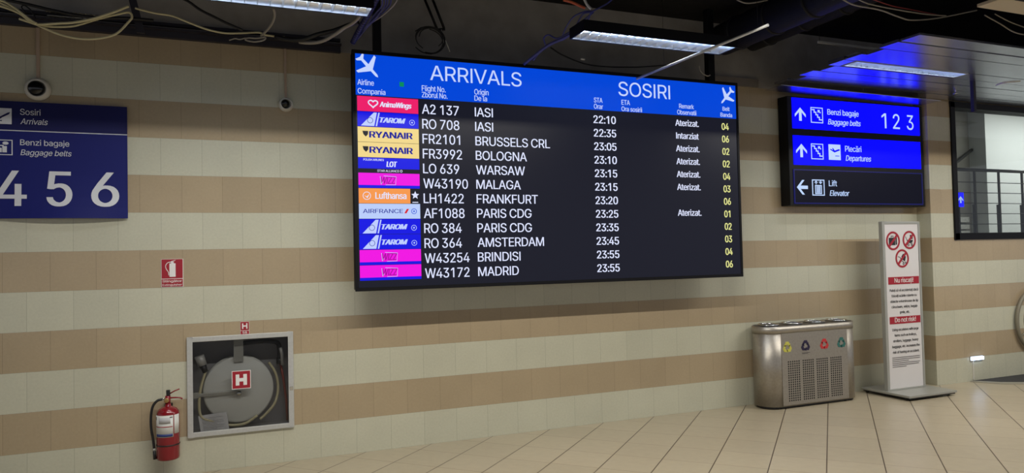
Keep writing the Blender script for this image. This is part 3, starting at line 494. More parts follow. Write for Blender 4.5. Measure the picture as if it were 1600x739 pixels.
# ------------------------------------------------------------------ luminaires
def luminaire(x0, x1, y0, y1, z, label, cells, flush=False, row=None):
    row = row or WALL_ROW
    xc, yc = (x0+x1)/2, (y0+y1)/2
    t = thing('ceiling_luminaire', (xc, yc, z), label, 'ceiling light', 'louvred ceiling lights')
    hs = MB(); h = .085; e = .012
    hs.box(x0, x1, y0, y0+e, z, z+h); hs.box(x0, x1, y1-e, y1, z, z+h); hs.box(x0, x0+e, y0+e, y1-e, z, z+h); hs.box(x1-e, x1, y0+e, y1-e, z, z+h)
    hs.box(x0, x1, y0, y1, z+h, z+h+.006)
    hs.build('housing', BLACK if not flush else ALU, t)
    lv = MB(); wd = y1-y0-2*e
    for k in range(cells+1):
        x = x0+e+(x1-x0-2*e)*k/cells
        lv.add([(x-.0012, y0+e, z+.002), (x+.0012, y0+e, z+.002), (x+.0012, y1-e, z+.002), (x-.0012, y1-e, z+.002),
                (x-.008, y0+e, z+.045), (x+.008, y0+e, z+.045), (x+.008, y1-e, z+.045), (x-.008, y1-e, z+.045)],
               [(3,2,1,0), (4,5,6,7), (0,1,5,4), (1,2,6,5), (2,3,7,6), (3,0,4,7)])
    n = 6
    for sgn in (-1, 1):                       # curved side reflectors
        pr = [(yc+sgn*(wd/2*(.995-.62*(i/n)**2)), z+.003+.075*i/n) for i in range(n+1)]
        vs = [(x, y, q) for x in (x0+e, x1-e) for y, q in pr]
        lv.add(vs, [(i, i+1, n+2+i, n+1+i) for i in range(n)], 0, True)
    lv.build('louvre', MIRROR, t)
    tb = MB(); r = .013
    for dy in (-wd*.13, wd*.13):
        tb.tube([(x0+.03, yc+dy, z+.055), (x1-.03, yc+dy, z+.055)], r, 10)
    tb.build('lamp_tube', TUBEM, t)
    if row:
        L = bpy.data.lights.new('luminaire_light', 'AREA'); L.shape = 'RECTANGLE'; L.size = x1-x0-.05; L.size_y = wd
        L.energy = row[0]; L.spread = math.radians(row[1]); L.color = LUM_COLOUR
        lo = bpy.data.objects.new('luminaire_light', L); COL.objects.link(lo); lo.parent = t; lo.location = (0, 0, -.004)
    return t
luminaire(-.52, 1.05, -1.262, -1.052, 3.5, 'long louvred strip light at the upper left, its right end beside the blue-lit cable bundle', 18)
luminaire(2.745, 4.285, -1.285, -1.03, 3.5, 'long louvred strip light hanging in the dark void above the arrivals board', 18)
luminaire(5.752, 7.342, -1.243, -1.078, 3.505, 'slim louvred strip light set flush between the silver ceiling planks', 20, True)
for x, d in ((-3.6, 'left of the frame by the striped wall'), (9.6, 'right of the frame in the plank ceiling')):
    luminaire(x-.78, x+.78, -1.26, -1.04, 3.5, 'louvred strip light out of the picture, '+d, 12)
def coffer(x0, x1, yc, z, label):          # wide open trough with its lamp set high inside, so the rim cuts the light off
    hw, h = .42, .13
    t = thing('light_coffer', ((x0+x1)/2, yc, z), label, 'ceiling light')
    q = MB(); q.box(x0, x1, yc-hw-.02, yc-hw, z, z+h+.03); q.box(x0, x1, yc+hw, yc+hw+.02, z, z+h+.03)
    q.box(x0-.02, x0, yc-hw-.02, yc+hw+.02, z, z+h+.03); q.box(x1, x1+.02, yc-hw-.02, yc+hw+.02, z, z+h+.03); q.box(x0, x1, yc-hw, yc+hw, z+h+.02, z+h+.03)
    q.build('housing', BLACK, t)
    MB().tube([(x0+.05, yc, z+h+.003), (x1-.05, yc, z+h+.003)], .013, 10).build('lamp_tube', TUBEM, t)
    L = bpy.data.lights.new('coffer_light', 'AREA'); L.shape = 'RECTANGLE'; L.size = x1-x0-.1; L.size_y = .05
    L.energy = HALL_ROW*(x1-x0); L.color = LUM_COLOUR
    lo = bpy.data.objects.new('coffer_light', L); COL.objects.link(lo); lo.parent = t; lo.location = (0, 0, h-.012)
    for x in (x0+.3, x1-.3): MB().tube([(x, yc, z+h+.03), (x, yc, SLAB)], .004, 6).build('hanger_wire', BLACK, t)
coffer(-1.0, 4.0, -3.0, 3.5, 'long light coffer over the hall, out of the picture before the arrivals board')
coffer(6.3, 10.8, -3.0, 3.5, 'long light coffer over the hall, out of the picture to the right')
t = thing('stairwell_fill', (13.6, .8, SLAB-.02), 'unseen fill light added over the stairwell behind the window', 'ceiling light')
B(12.0, 15.2, .55, 1.05, SLAB-.055, SLAB-.001).build('housing', WHITE, t)
lo = bpy.data.objects.new('luminaire_light', sw); COL.objects.link(lo); lo.parent = t; lo.location = (0, 0, -.045)

# ------------------------------------------------------------------ arrivals board
YB = -.40
t = thing('arrivals_board', (3.02, -.32, 1.43), 'huge black framed arrivals screen with blue header hanging before the striped wall', 'display board')
hb = MB(); hb.box(1.045, 5.00, YB+.004, -.27, 1.435, 3.43)
hb.build('housing', BLACK, t, .006)
bz = MB()
for q in ((1.035, 5.01, 3.408, 3.44), (1.035, 5.01, 1.425, 1.455), (1.035, 1.062, 1.455, 3.408), (4.983, 5.01, 1.455, 3.408)):
    bz.box(q[0], q[1], YB-.006, YB+.02, q[2], q[3])
bz.build('bezel', BLACK, t, .003)
for x0, x1 in ((1.23, 1.295), (4.685, 4.765)):
    MB().box(x0, x1, -.36, -.29, 3.42, SLAB).build('hanger_post', BLACK, t, .004)
scr = B(1.062, 4.983, YB, YB+.01, 1.455, 3.408).build('screen', SCRK, t)
yt = YB-.0025
hd = B(1.062, 4.983, YB-.0012, YB+.003, 3.062, 3.408).build('header_band', HDR, t)
text('ARRIVALS', 1.705, 3.231, .128, yt, TXTH, t, width=.861, name='title_lettering')
text('SOSIRI', 3.582, 3.216, .137, yt, TXTH, t, width=.592, name='title_lettering')
for s, x, z, h, wd in (('Airline', 1.078, 3.146, .046, .137), ('Compania', 1.079, 3.074, .044, .232),
                       ('Flight No.', 1.629, 3.131, .048, .213), ('Zborul No.', 1.628, 3.076, .046, .229),
                       ('Origin', 2.108, 3.131, .049, .134), ('De la', 2.108, 3.076, .046, .118),
                       ('STA', 3.311, 3.134, .046, .092), ('Orar', 3.309, 3.074, .046, .098),
                       ('ETA', 3.613, 3.13, .047, .093), ('Ora sosirii', 3.611, 3.068, .044, .231),
                       ('Remark', 4.278, 3.134, .045, .177), ('Observatii', 4.253, 3.072, .045, .230),
                       ('Belt', 4.813, 3.139, .041, .088), ('Banda', 4.784, 3.076, .041, .147)):
    text(s, x, z, h, yt, TXTH, t, width=wd, bold=.006, name='column_heading')
MB().box(1.434, 1.472, yt, yt+.002, 3.155, 3.194).build('green_pixel_block', GREENPX, t)
def plane_icon(cx, cz, s, ang, flip=1):
    half = [(0, .50), (.045, .42), (.05, .17), (.44, -.08), (.44, -.17), (.06, -.06), (.05, -.32), (.17, -.42), (.17, -.49), (0, -.44)]
    pts = half + [(-x, z) for x, z in reversed(half[1:-1])]
    c, s_ = math.cos(ang), math.sin(ang)
    return [(cx+s*flip*(x*c-z*s_), cz+s*(x*s_+z*c)) for x, z in pts]
MB().prism(plane_icon(1.172, 3.305, .235, math.radians(-137)), yt, yt+.002).build('plane_symbol', TXTH, t)
MB().prism(plane_icon(4.872, 3.292, .215, math.radians(137)), yt, yt+.002).build('plane_symbol', TXTH, t)
P = .1287
FL = ['A2 137', 'RO 708', 'FR2101', 'FR3992', 'LO 639', 'W43190', 'LH1422', 'AF1088', 'RO 384', 'RO 364', 'W43254', 'W43172']
OR = ['IASI', 'IASI', 'BRUSSELS CRL', 'BOLOGNA', 'WARSAW', 'MALAGA', 'FRANKFURT', 'PARIS CDG', 'PARIS CDG', 'AMSTERDAM', 'BRINDISI', 'MADRID']
TM = ['22:10', '22:35', '23:05', '23:10', '23:15', '23:15', '23:20', '23:25', '23:35', '23:45', '23:55', '23:55']
RM = ['Aterizat.', 'Intarziat', 'Aterizat.', 'Aterizat.', 'Aterizat.', 'Aterizat.', '', 'Aterizat.', '', '', '', '']
BT = ['04', '06', '02', '02', '04', '03', '06', '01', '02', '03', '04', '06']
LG = ['anima', 'tarom', 'ryan', 'ryan', 'lot', 'wizz', 'luft', 'af', 'tarom', 'tarom', 'wizz', 'wizz']
ch = cap_height()
kf = .338/(nat_width('FR2101', .006)*.083/ch); ko = .727/(nat_width('BRUSSELS CRL', .006)*.08/ch)
kr = .29/(nat_width('Aterizat.', .014)*.064/ch); kb = .088/(nat_width('04', .014)*.07/ch)
yl = YB-.0025
def logo(kind, i):
    z1 = 3.054-P*i; z0 = z1-P+.003; zc = (z0+z1)/2; x0, x1 = 1.073, 1.594; h = z1-z0
    a = YB-.0015
    def plate(m_, xa=x0, xb=x1, za=z0, zb=z1): return MB().box(xa, xb, a, a+.002, za, zb).build('airline_plate', m_, t)
    if kind == 'anima':
        p = plate(SPINK)
        hp = [(1.205+.042*(16*math.sin(u)**3)/17, zc+.004+.036*(13*math.cos(u)-5*math.cos(2*u)-2*math.cos(3*u)-math.cos(4*u))/17) for u in [2*math.pi*k/28 for k in range(28)]]
        MB().tube([(x, yl, z) for x, z in hp+hp[:1]], .0055, 6).build('heart_emblem', TXT, p)
        text('AnimaWings', 1.262, zc-.02, .044, yl, TXT, p, width=.27, italic=.2, bold=.03)
    elif kind == 'tarom':
        p = plate(SBLUE)
        MB().prism([(1.10, z0+.006), (1.21, z1-.006), (1.236, z1-.006), (1.212, z0+.006)], yl, yl+.002).build('tail_fin_emblem', SLILAC, p)
        MB().prism([(1.224, z0+.006), (1.248, z1-.006), (1.260, z1-.006), (1.236, z0+.006)], yl, yl+.002).build('tail_fin_emblem', SLILAC, p)
        MB().ring(1.178, zc-.01, yl-.001, yl+.001, .025, .021, 20).build('bird_emblem', SNAVY, p)
        text('TAROM', 1.262, zc-.024, .043, yl, SLILAC, p, width=.215, italic=.3, bold=.055)
        MB().ring(1.537, zc-.012, yl, yl+.002, .024, .02, 20).disc(1.537, zc-.012, yl, yl+.002, .009, 4).build('alliance_emblem', SLILAC, p)
    elif kind == 'ryan':
        p = plate(SYEL)
        MB().prism([(1.112, zc+.028), (1.16, zc+.028), (1.158, zc), (1.14, zc-.02), (1.12, zc)], yl, yl+.002).build('harp_emblem', SBLK, p)
        text('RYANAIR', 1.172, zc-.026, .053, yl, SNAVY, p, width=.365, bold=.04)
    elif kind == 'lot':
        p = plate(SBLUE)
        MB().box(x0, x1, yl+.0005, yl+.002, z0, z0+.034).build('alliance_strip', SBLK, p)
        text('POLISH AIRLINES', 1.116, z1-.026, .017, yl, TXT, p, width=.172, bold=.01)
        text('LOT', 1.312, zc-.012, .046, yl, TXT, p, width=.086, italic=.15, bold=.035)
        text('STAR ALLIANCE ✪'.replace(' ✪', ''), 1.232, z0+.007, .019, yl, TXT, p, width=.185, bold=.005)
        MB().ring(1.435, z0+.017, yl, yl+.002, .011, .007, 12).build('star_emblem', TXT, p)
    elif kind == 'wizz':
        p = plate(SMAG)
        MB().box(x0, x1, yl+.0005, yl+.002, z0, z0+.024).build('blue_strip', SBLUE, p)
        text('WIZZ', 1.262, zc-.026, .058, yl, SMAGD, p, width=.125, italic=.25, bold=.012)
        MB().tube([(1.255, yl, zc+.036), (1.262, yl, zc-.032), (1.275, yl, zc-.01)], .002, 5).tube([(1.285, yl, zc+.04), (1.39, yl, zc+.034), (1.385, yl, zc-.034), (1.30, yl, zc-.036)], .002, 5).build('outline_emblem', SLILAC, p)
    elif kind == 'luft':
        p = plate(SORG, x0, 1.51)
        MB().ring(1.14, zc, yl, yl+.002, .034, .029, 24).build('ring_emblem', TXT, p)
        MB().prism([(1.118, zc+.004), (1.14, zc-.006), (1.162, zc+.016), (1.146, zc-.02)], yl, yl+.002).build('crane_emblem', TXT, p)
        text('Lufthansa', 1.213, zc-.025, .055, yl, TXT, p, width=.262, bold=.016)
        k_ = MB().box(1.512, x1, a, a+.002, z0, z1).build('airline_plate', SBLK, t)
        st = []
        for q in range(10):
            r = .036 if q % 2 == 0 else .016; u = math.pi/2+q*math.pi/5
            st.append((1.553+r*math.cos(u), zc+.008+r*math.sin(u)))
        MB().prism(st, yl, yl+.002).box(1.528, 1.578, yl, yl+.002, z0+.007, z0+.014).build('star_emblem', TXT, k_)
    elif kind == 'af':
        p = plate(SPALE)
        text('AIRFRANCE', 1.106, zc-.016, .034, yl, SNAVY, p, width=.338, bold=.008)
        MB().prism([(1.455, zc-.018), (1.478, zc+.02), (1.497, zc+.02), (1.474, zc-.018)], yl, yl+.002).build('red_dash', SRED, p)
        MB().ring(1.54, zc, yl, yl+.002, .024, .019, 20).disc(1.54, zc, yl, yl+.002, .009, 4).build('alliance_emblem', HDR, p)
for i in range(12):
    logo(LG[i], i)
    zb = 2.933-P*i
    text(FL[i], 1.627, zb, .083, yt, TXT, t, xs=kf, bold=.006, name='flight_number')
    text(OR[i], 2.109, zb+.002, .08, yt, TXT, t, xs=ko, bold=.006, name='origin_name')
    text(TM[i], 3.302, zb+.003, .073, yt, TXT, t, width=.24, bold=.016, name='arrival_time')
    if RM[i]: text(RM[i], 4.368, zb+.022, .062, yt, TXT, t, xs=kr, bold=.014, align='C', name='remark_text')
    text(BT[i], 4.795, zb+.007, .069, yt, TXTY, t, xs=kb, bold=.014, name='belt_number')

# ------------------------------------------------------------------ backlit direction sign
YS = -.16
t = thing('direction_sign', (6.95, -.1, 2.18), 'black framed sign of two backlit blue panels over a dark one, right of the board', 'sign')
f = MB(); f.box(5.90, 8.03, YS+.004, -.012, 2.185, 3.418)
f.build('frame', BLACK, t, .006)
for z0, z1, m_ in ((3.055, 3.402, PBLUE), (2.645, 2.976, PBLUE), (2.215, 2.585, PDARK)):
    B(5.966, 7.972, YS-.002, YS+.01, z0, z1).build('backlit_panel', m_, t, .002)
bd = MB()
for x0, x1, z0, z1 in ((5.955, 7.983, 2.205, 2.218), (5.955, 7.983, 2.582, 2.594), (5.955, 5.968, 2.218, 2.582), (7.97, 7.983, 2.218, 2.582)):
    bd.box(x0, x1, YS-.004, YS+.008, z0, z1)
bd.build('glowing_edge', glow('dim_blue_edge', (16, 18, 90), 1), t)
ys = YS-.005
def arrow(cx, cz, s, ang):
    p = [(0, .5), (.52, 0), (.52, -.2), (.12, .17), (.12, -.5), (-.12, -.5), (-.12, .17), (-.52, -.2), (-.52, 0)]
    c, q = math.cos(ang), math.sin(ang)
    return [(cx+s*(x*c-z*q), cz+s*(x*q+z*c)) for x, z in p]
def frame_box(mb, x0, x1, z0, z1, w_=.011):
    mb.box(x0, x1, ys, ys+.003, z0, z0+w_); mb.box(x0, x1, ys, ys+.003, z1-w_, z1)
    mb.box(x0, x0+w_, ys, ys+.003, z0+w_, z1-w_); mb.box(x1-w_, x1, ys, ys+.003, z0+w_, z1-w_); return mb
for cz in (3.218, 2.806): MB().prism(arrow(6.08, cz, .15, 0), ys, ys+.003).build('arrow_symbol', PTXT, t)
MB().prism(arrow(6.075, 2.391, .158, math.pi/2), ys, ys+.003).build('arrow_symbol', PTXT, t)
def escalator_icon(x0, z0):
    q = frame_box(MB(), x0, x0+.18, z0, z0+.178, .009)
    st = [(.022, .15), (.052, .15), (.052, .122), (.077, .122), (.077, .094), (.102, .094), (.102, .066), (.127, .066), (.127, .038), (.16, .038)]
    for (xa, za), (xb, zb) in zip(st, st[1:]):
        q.box(x0+min(xa, xb)-.006, x0+max(xa, xb)+.006, ys, ys+.003, z0+min(za, zb)-.006, z0+max(za, zb)+.006)
    q.prism([(x0+.105, z0+.15), (x0+.14, z0+.15), (x0+.128, z0+.138), (x0+.15, z0+.122), (x0+.142, z0+.113), (x0+.12, z0+.13), (x0+.105, z0+.115)], ys, ys+.003)
    return q
escalator_icon(6.234, 3.13).build('escalator_symbol', PTXT, t); escalator_icon(6.222, 2.714).build('escalator_symbol', PTXT, t)
pl = MB().box(6.483, 6.664, ys, ys+.003, 2.714, 2.893).build('departure_symbol', PTXT, t, .004)
pd = MB().prism([(6.50, 2.835), (6.53, 2.818), (6.57, 2.80), (6.648, 2.825), (6.652, 2.836), (6.63, 2.84), (6.575, 2.822), (6.55, 2.848), (6.535, 2.85), (6.548, 2.822), (6.518, 2.84)], ys-.002, ys+.002)
pd.box(6.58, 6.64, ys-.002, ys+.002, 2.756, 2.764); pd.build('plane_mark', PBLUE, pl)
lf = frame_box(MB(), 6.219, 6.402, 2.30, 2.482, .011)
lf.prism(arrow(6.278, 2.45, .042, 0), ys, ys+.003); lf.prism(arrow(6.345, 2.452, .042, math.pi), ys, ys+.003)
frame_box(lf, 6.262, 6.36, 2.318, 2.42, .01)
for x in (6.29, 6.311, 6.332): lf.box(x-.006, x+.006, ys, ys+.003, 2.33, 2.408)
lf.build('lift_symbol', PTXT, t)
text('Benzi bagaje', 6.485, 3.236, .063, ys, PTXT, t, width=.481, bold=.008)
text('Baggage belts', 6.488, 3.123, .062, ys, PTXT, t, width=.505, italic=.22, bold=.008)
for c_, x in (('1', 7.335), ('2', 7.52), ('3', 7.752)): text(c_, x, 3.12, .178, ys, PTXT, t, width={'1': .075, '2': .112, '3': .112}[c_])
text('Plecări', 6.736, 2.818, .066, ys, PTXT, t, width=.254, bold=.006)
text('Departures', 6.741, 2.711, .063, ys, PTXT, t, width=.398, italic=.22, bold=.008)
text('Lift', 6.469, 2.41, .066, ys, PTXT, t, width=.122, bold=.008)
text('Elevator', 6.477, 2.30, .062, ys, PTXT, t, width=.30, italic=.22, bold=.012)

# ------------------------------------------------------------------ printed baggage belt sign
t = thing('baggage_belt_sign', (-1.5, -.02, 2.05), 'dark blue printed wall sign with big numerals 4 5 6 under the left ceiling', 'sign')
YL = -.03
def bulge(x, z):           # the sheet hangs a little away from the wall in the middle of its lower edge
    return YL-.045*max(0, math.cos((x+1.08)/.42*math.pi/2))*max(0, (2.45-z)/.4)**2 if abs(x+1.08) < .42 else YL
def sheet(z0, z1, m_, nm):
    q = MB(); nx, nz = 24, 8; x0, x1 = -2.36, -.664
    vs = [(x0+(x1-x0)*i/nx, bulge(x0+(x1-x0)*i/nx, z0+(z1-z0)*j/nz), z0+(z1-z0)*j/nz) for j in range(nz+1) for i in range(nx+1)]
    vs += [(x, y+.005, z) for x, y, z in vs]; n = (nx+1)*(nz+1); W_ = nx+1
    fs = [(j*W_+i, j*W_+i+1, (j+1)*W_+i+1, (j+1)*W_+i) for j in range(nz) for i in range(nx)]
    fs += [tuple(v+n for v in reversed(f_)) for f_ in fs]
    for i in range(nx): fs += [(i, i+n, i+1+n, i+1), (nz*W_+i, nz*W_+i+1, nz*W_+i+1+n, nz*W_+i+n)]
    for j in range(nz): fs += [(j*W_, (j+1)*W_, (j+1)*W_+n, j*W_+n), (j*W_+nx, j*W_+nx+n, (j+1)*W_+nx+n, (j+1)*W_+nx)]
    return q.add(vs, fs, 0, False).build(nm, m_, t)
sheet(2.714, 2.932, NAVYTOP, 'upper_panel'); sheet(2.052, 2.708, NAVY, 'lower_panel')
MB().box(-2.36, -.664, YL-.001, YL+.004, 2.708, 2.714).build('divider_line', SIGNW, t)
MB().box(-2.35, -.68, YL+.006, -.001, 2.48, 2.92).build('backing_bar', BLACK, t)
yq = YL-.003
pa = MB().box(-1.60, -1.429, yq, yq+.003, 2.757, 2.876).build('arrival_symbol', SIGNW, t, .002)
MB().prism([(-1.545, 2.835), (-1.52, 2.822), (-1.50, 2.812), (-1.455, 2.842), (-1.438, 2.848), (-1.445, 2.832), (-1.49, 2.805), (-1.50, 2.795), (-1.53, 2.806)], yq-.002, yq+.001).box(-1.55, -1.49, yq-.002, yq+.001, 2.778, 2.785).build('plane_mark', NAVYTOP, pa)
pb = MB()
pb.box(-1.59, -1.424, yq, yq+.003, 2.525, 2.531); pb.box(-1.59, -1.424, yq, yq+.003, 2.634, 2.64); pb.box(-1.43, -1.424, yq, yq+.003, 2.531, 2.634); pb.box(-1.59, -1.584, yq, yq+.003, 2.531, 2.634)
pb.box(-1.53, -1.492, yq, yq+.003, 2.545, 2.578); pb.box(-1.488, -1.46, yq, yq+.003, 2.545, 2.592)
pb.disc(-1.468, 2.614, yq, yq+.003, .012, 16, 0, 1.6); pb.box(-1.505, -1.48, yq, yq+.003, 2.592, 2.60)
pb.build('baggage_symbol', SIGNW, t)
text('Sosiri', -1.376, 2.832, .045, yq, SIGNW, t, width=.131)
text('Arrivals', -1.374, 2.762, .043, yq, SIGNW, t, width=.176, italic=.22)
text('Benzi bagaje', -1.376, 2.603, .043, yq, SIGNW, t, width=.318)
text('Baggage belts', -1.374, 2.528, .042, yq, SIGNW, t, width=.331, italic=.22)
for c_, x, wd in (('4', -1.525, .186), ('5', -1.2, .157), ('6', -.906, .178)):
    o = text(c_, x, 2.145, .265, 0, SIGNW, t, width=wd, bold=.012, name='numeral')
    oo = off_of(t)
    for v in o.data.vertices: v.co.y += bulge(v.co.x+oo.x, v.co.z+oo.z)-.004
# ------------------------------------------------------------------ hydrant cabinet
t = thing('hydrant_cabinet', (.159, .1, .29), 'grey framed glass hydrant cabinet set into the striped wall', 'hydrant cabinet')
bx = MB(); y1 = .235
bx.box(cx0+.004, cx0+.012, .0, y1, cz0+.004, cz1-.004); bx.box(cx1-.012, cx1-.004, .0, y1, cz0+.004, cz1-.004)
bx.box(cx0+.012, cx1-.012, .0, y1, cz0+.004, cz0+.012); bx.box(cx0+.012, cx1-.012, .0, y1, cz1-.012, cz1-.004)
bx.box(cx0+.012, cx1-.012, y1-.008, y1, cz0+.012, cz1-.012)
bx.build('inner_box', GREYIN, t)
fr = MB(); fo = .04
fx0, fx1, fz0, fz1 = -.253, .57, .287, 1.092
fr.box(fx0, fx0+fo, -.022, -.001, fz0, fz1); fr.box(fx1-fo, fx1, -.022, -.001, fz0, fz1)
fr.box(fx0+fo, fx1-fo, -.022, -.001, fz0, fz0+fo); fr.box(fx0+fo, fx1-fo, -.022, -.001, fz1-fo, fz1)
fr.build('door_frame', ALU, t, .003)
B(fx1-.034, fx1-.006, -.026, -.021, .60, .63).build('lock', CHROME, t, .002)
B(fx0+.03, fx1-.03, -.012, -.008, fz0+.03, fz1-.03).build('glass_door', CABGLASS, t)
hs = MB().box(.082, .229, -.0142, -.0122, .645, .795).build('hydrant_sticker', WHITE, t)
MB().box(.087, .224, -.0150, -.0140, .65, .79).build('red_field', REDS, hs)
hw = MB(); hw.box(.112, .14, -.0162, -.0149, .675, .765); hw.box(.171, .199, -.0162, -.0149, .675, .765); hw.box(.14, .171, -.0162, -.0149, .706, .734); hw.build('letter_mark', WHITE, hs)
# reel, valve, pipe and paper inside
t = thing('hose_reel', (.14, .12, .35), 'round grey hose reel with cream hose inside the glass hydrant cabinet', 'hose reel')
MB().lathe((.137, .085, .628), [(.262, -.012), (.276, -.005), (.276, .005), (.262, .012), (.05, .02), (.0, .02)], 'y', 56).build('front_disc', DISC, t)
MB().lathe((.137, .185, .628), [(.0, -.006), (.27, -.006), (.276, 0), (.27, .006), (.0, .006)], 'y', 48).build('rear_disc', DISC, t)
hm = MB()
for k in range(4):
    yy = .108+.019*k
    hm.tube([(.137+(.25+.012*math.sin(k*2.1))*math.cos(a_), yy, .628+(.25)*math.sin(a_)) for a_ in [2*math.pi*q/40 for q in range(41)]], .0105, 8)
hm.tube([(.38, .11, .83), (.43, .09, .74), (.45, .075, .62), (.42, .06, .49), (.34, .055, .40), (.30, .055, .368)], .011, 8, 0, 5)
hm.tube([(-.118, .10, .79), (-.155, .075, .66), (-.168, .065, .53), (-.15, .065, .43), (-.06, .06, .385), (.06, .05, .345), (.18, .05, .345), (.28, .06, .40)], .011, 8, 0, 5)
hm.build('hose', HOSE, t)
ar = MB(); ar.box(-.175, .14, .052, .064, .595, .622); ar.box(-.215, -.17, .052, .074, .585, .632)
ar.build('swing_arm', STANDM, t, .003)
MB().lathe((.137, .052, .6), [(.0, -.012), (.021, -.012), (.023, 0), (.023, .016), (.014, .022), (.0, .022)], 'y', 20).build('hub', CHROME, t)
ar = MB().box(.10, .175, .055, .066, .86, 1.066).build('hanger_bracket', STANDM, t)
t = thing('hydrant_valve', (-.16, .13, .85), 'silver hydrant valve at the upper left inside the glass cabinet', 'valve')
MB().tube([(-.165, .1, .925), (-.14, .1, .845)], [.038, .036], 18).build('hand_wheel', ALU, t)
MB().tube([(-.14, .1, .845), (-.118, .1, .79)], [.028, .022], 14).tube([(-.145, .1, .87), (-.145, .226, .87)], .024, 12).build('valve_body', BLACKP, t)
t = thing('supply_pipe', (.48, .15, .82), 'dark elbow pipe with a copper red branch at the right inside the glass cabinet', 'pipe')
MB().tube([(.16, .16, 1.0), (.26, .14, 1.008), (.36, .13, 1.01), (.45, .13, .99), (.47, .13, .93), (.47, .13, .86)], .02, 12, 0, 4).tube([(.47, .13, .86), (.472, .13, .81)], .03, 14).build('elbow', BLACKP, t)
MB().tube([(.476, .13, .82), (.50, .12, .66), (.518, .11, .50), (.524, .11, .325)], .011, 10).build('branch_pipe', ROSE, t)
MB().tube([(.49, .1, .80), (.485, .1, .90), (.475, .1, .95)], .014, 10).build('nozzle', ALU, t)
q = MB(); vs = []
for i in range(9):
    for j in range(7):
        u, v = i/8, j/6; x = -.155+.215*u+(-.02)*v; z = .306+.004*u+.135*v+.01*u*v; y = .030+.03*v+.006*math.sin(u*5)
        vs.append((x, y, z))
fs = [(i*7+j, i*7+j+1, (i+1)*7+j+1, (i+1)*7+j) for i in range(8) for j in range(6)]
n = len(vs); vs += [(x, y+.0015, z) for x, y, z in vs]; fs += [tuple(k+n for k in reversed(f_)) for f_ in fs]
PAPER = mat('printed_paper', (196, 196, 196), .6, 0, .3, .06, 40)
o = q.add(vs, fs, 0, True).build('paper_sheet', PAPER)
tag(o, 'white printed sheet of paper standing at the lower left inside the hydrant cabinet', 'paper')
pr = MB()
for k in range(8):
    v = .18+.09*k; a_, b_ = (.1, .85) if k % 3 else (.1, .6)
    for lo_, hi_ in ((a_, b_),):
        p0 = [(-.155+.215*u-.02*v, .030+.03*v+.006*math.sin(u*5)-.0012, .306+.004*u+.135*v+.01*u*v) for u in (lo_, (lo_*2+hi_)/3, (lo_+2*hi_)/3, hi_)]
        pr.tube(p0, .0013, 4)
pr.build('print_lines', mat('grey_print', (120, 120, 124), .6), o)

# small red plate above the cabinet
t = thing('hydrant_number_plate', (.187, -.002, 1.14), 'small red and white hydrant plate with H and 58 above the glass cabinet', 'sign')
MB().box(.152, .222, -.005, -.0005, 1.09, 1.196).build('plate', WHITE, t)
MB().box(.154, .22, -.0062, -.0048, 1.124, 1.194).box(.154, .22, -.0062, -.0048, 1.092, 1.12).build('red_field', REDS, t)
MB().box(.166, .176, -.0075, -.006, 1.136, 1.182).box(.198, .208, -.0075, -.006, 1.136, 1.182).box(.176, .198, -.0075, -.006, 1.154, 1.165).build('letter_mark', WHITE, t)
text('58', .187, 1.096, .02, -.0075, WHITE, t, width=.034, align='C', bold=.01)
# extinguisher sign
t = thing('extinguisher_sign', (-.354, -.002, 1.61), 'red square extinguisher sign with a white pictogram high above the fire extinguisher', 'sign')
MB().box(-.434, -.273, -.005, -.0005, 1.502, 1.727).build('plate', WHITE, t)
MB().box(-.431, -.277, -.0062, -.0048, 1.571, 1.725).box(-.431, -.277, -.0062, -.0048, 1.505, 1.566).build('red_field', REDS, t)
e = MB(); e.box(-.374, -.329, -.0078, -.006, 1.584, 1.692); e.box(-.362, -.342, -.0078, -.006, 1.692, 1.703)
e.prism([(-.36, 1.70), (-.33, 1.715), (-.328, 1.719), (-.364, 1.708)], -.0078, -.006)
e.tube([(-.36, -.007, 1.702), (-.385, -.007, 1.698), (-.401, -.007, 1.676), (-.398, -.007, 1.65), (-.382, -.007, 1.622), (-.379, -.007, 1.596)], .0032, 6, 0, 4)
e.build('extinguisher_pictogram', WHITE, t)
text('Stingător', -.354, 1.541, .018, -.0075, WHITE, t, width=.142, align='C', bold=.012)
text('Extinguisher', -.354, 1.513, .015, -.0075, WHITE, t, width=.142, align='C', bold=.006)

# ------------------------------------------------------------------ fire extinguisher
ex, ey = -.388, -.105
t = thing('fire_extinguisher', (ex, ey, .165), 'red fire extinguisher with black hose hanging low on the striped wall', 'fire extinguisher')
R = .083
MB().lathe((ex, ey, .165), [(.0, .004), (R-.012, 0), (R-.003, .004), (R, .016), (R, .345), (R-.004, .368), (R-.02, .392), (R-.045, .405), (.022, .41), (.022, .43), (0, .43)], 'z', 40).build('cylinder', EXTRED, t)
MB().lathe((ex, ey, .165), [(R+.001, .112), (R+.0025, .112), (R+.0025, .121), (R+.001, .121)], 'z', 40).build('strap', BLACKP, t)
def wrap(nm, m_, a0, a1, z0, z1, dr, par=None):
    q = MB(); n = 16; vs = []
    for k in range(n+1):
        a_ = math.radians(a0+(a1-a0)*k/n)
        for r in (R+dr, R+dr-.0012):
            for z in (z0, z1): vs.append((ex+r*math.cos(a_), ey+r*math.sin(a_), z))
    fs = []
    for k in range(n):
        b_ = 4*k; fs += [(b_, b_+4, b_+5, b_+1), (b_+2, b_+3, b_+7, b_+6), (b_, b_+2, b_+6, b_+4), (b_+1, b_+5, b_+7, b_+3)]
    fs += [(0, 1, 3, 2), (4*n, 4*n+2, 4*n+3, 4*n+1)]
    return q.add(vs, fs, 0, True).build(nm, m_, par or t)
lb = wrap('label', LABELW, 195, 300, .348, .515, .0015)
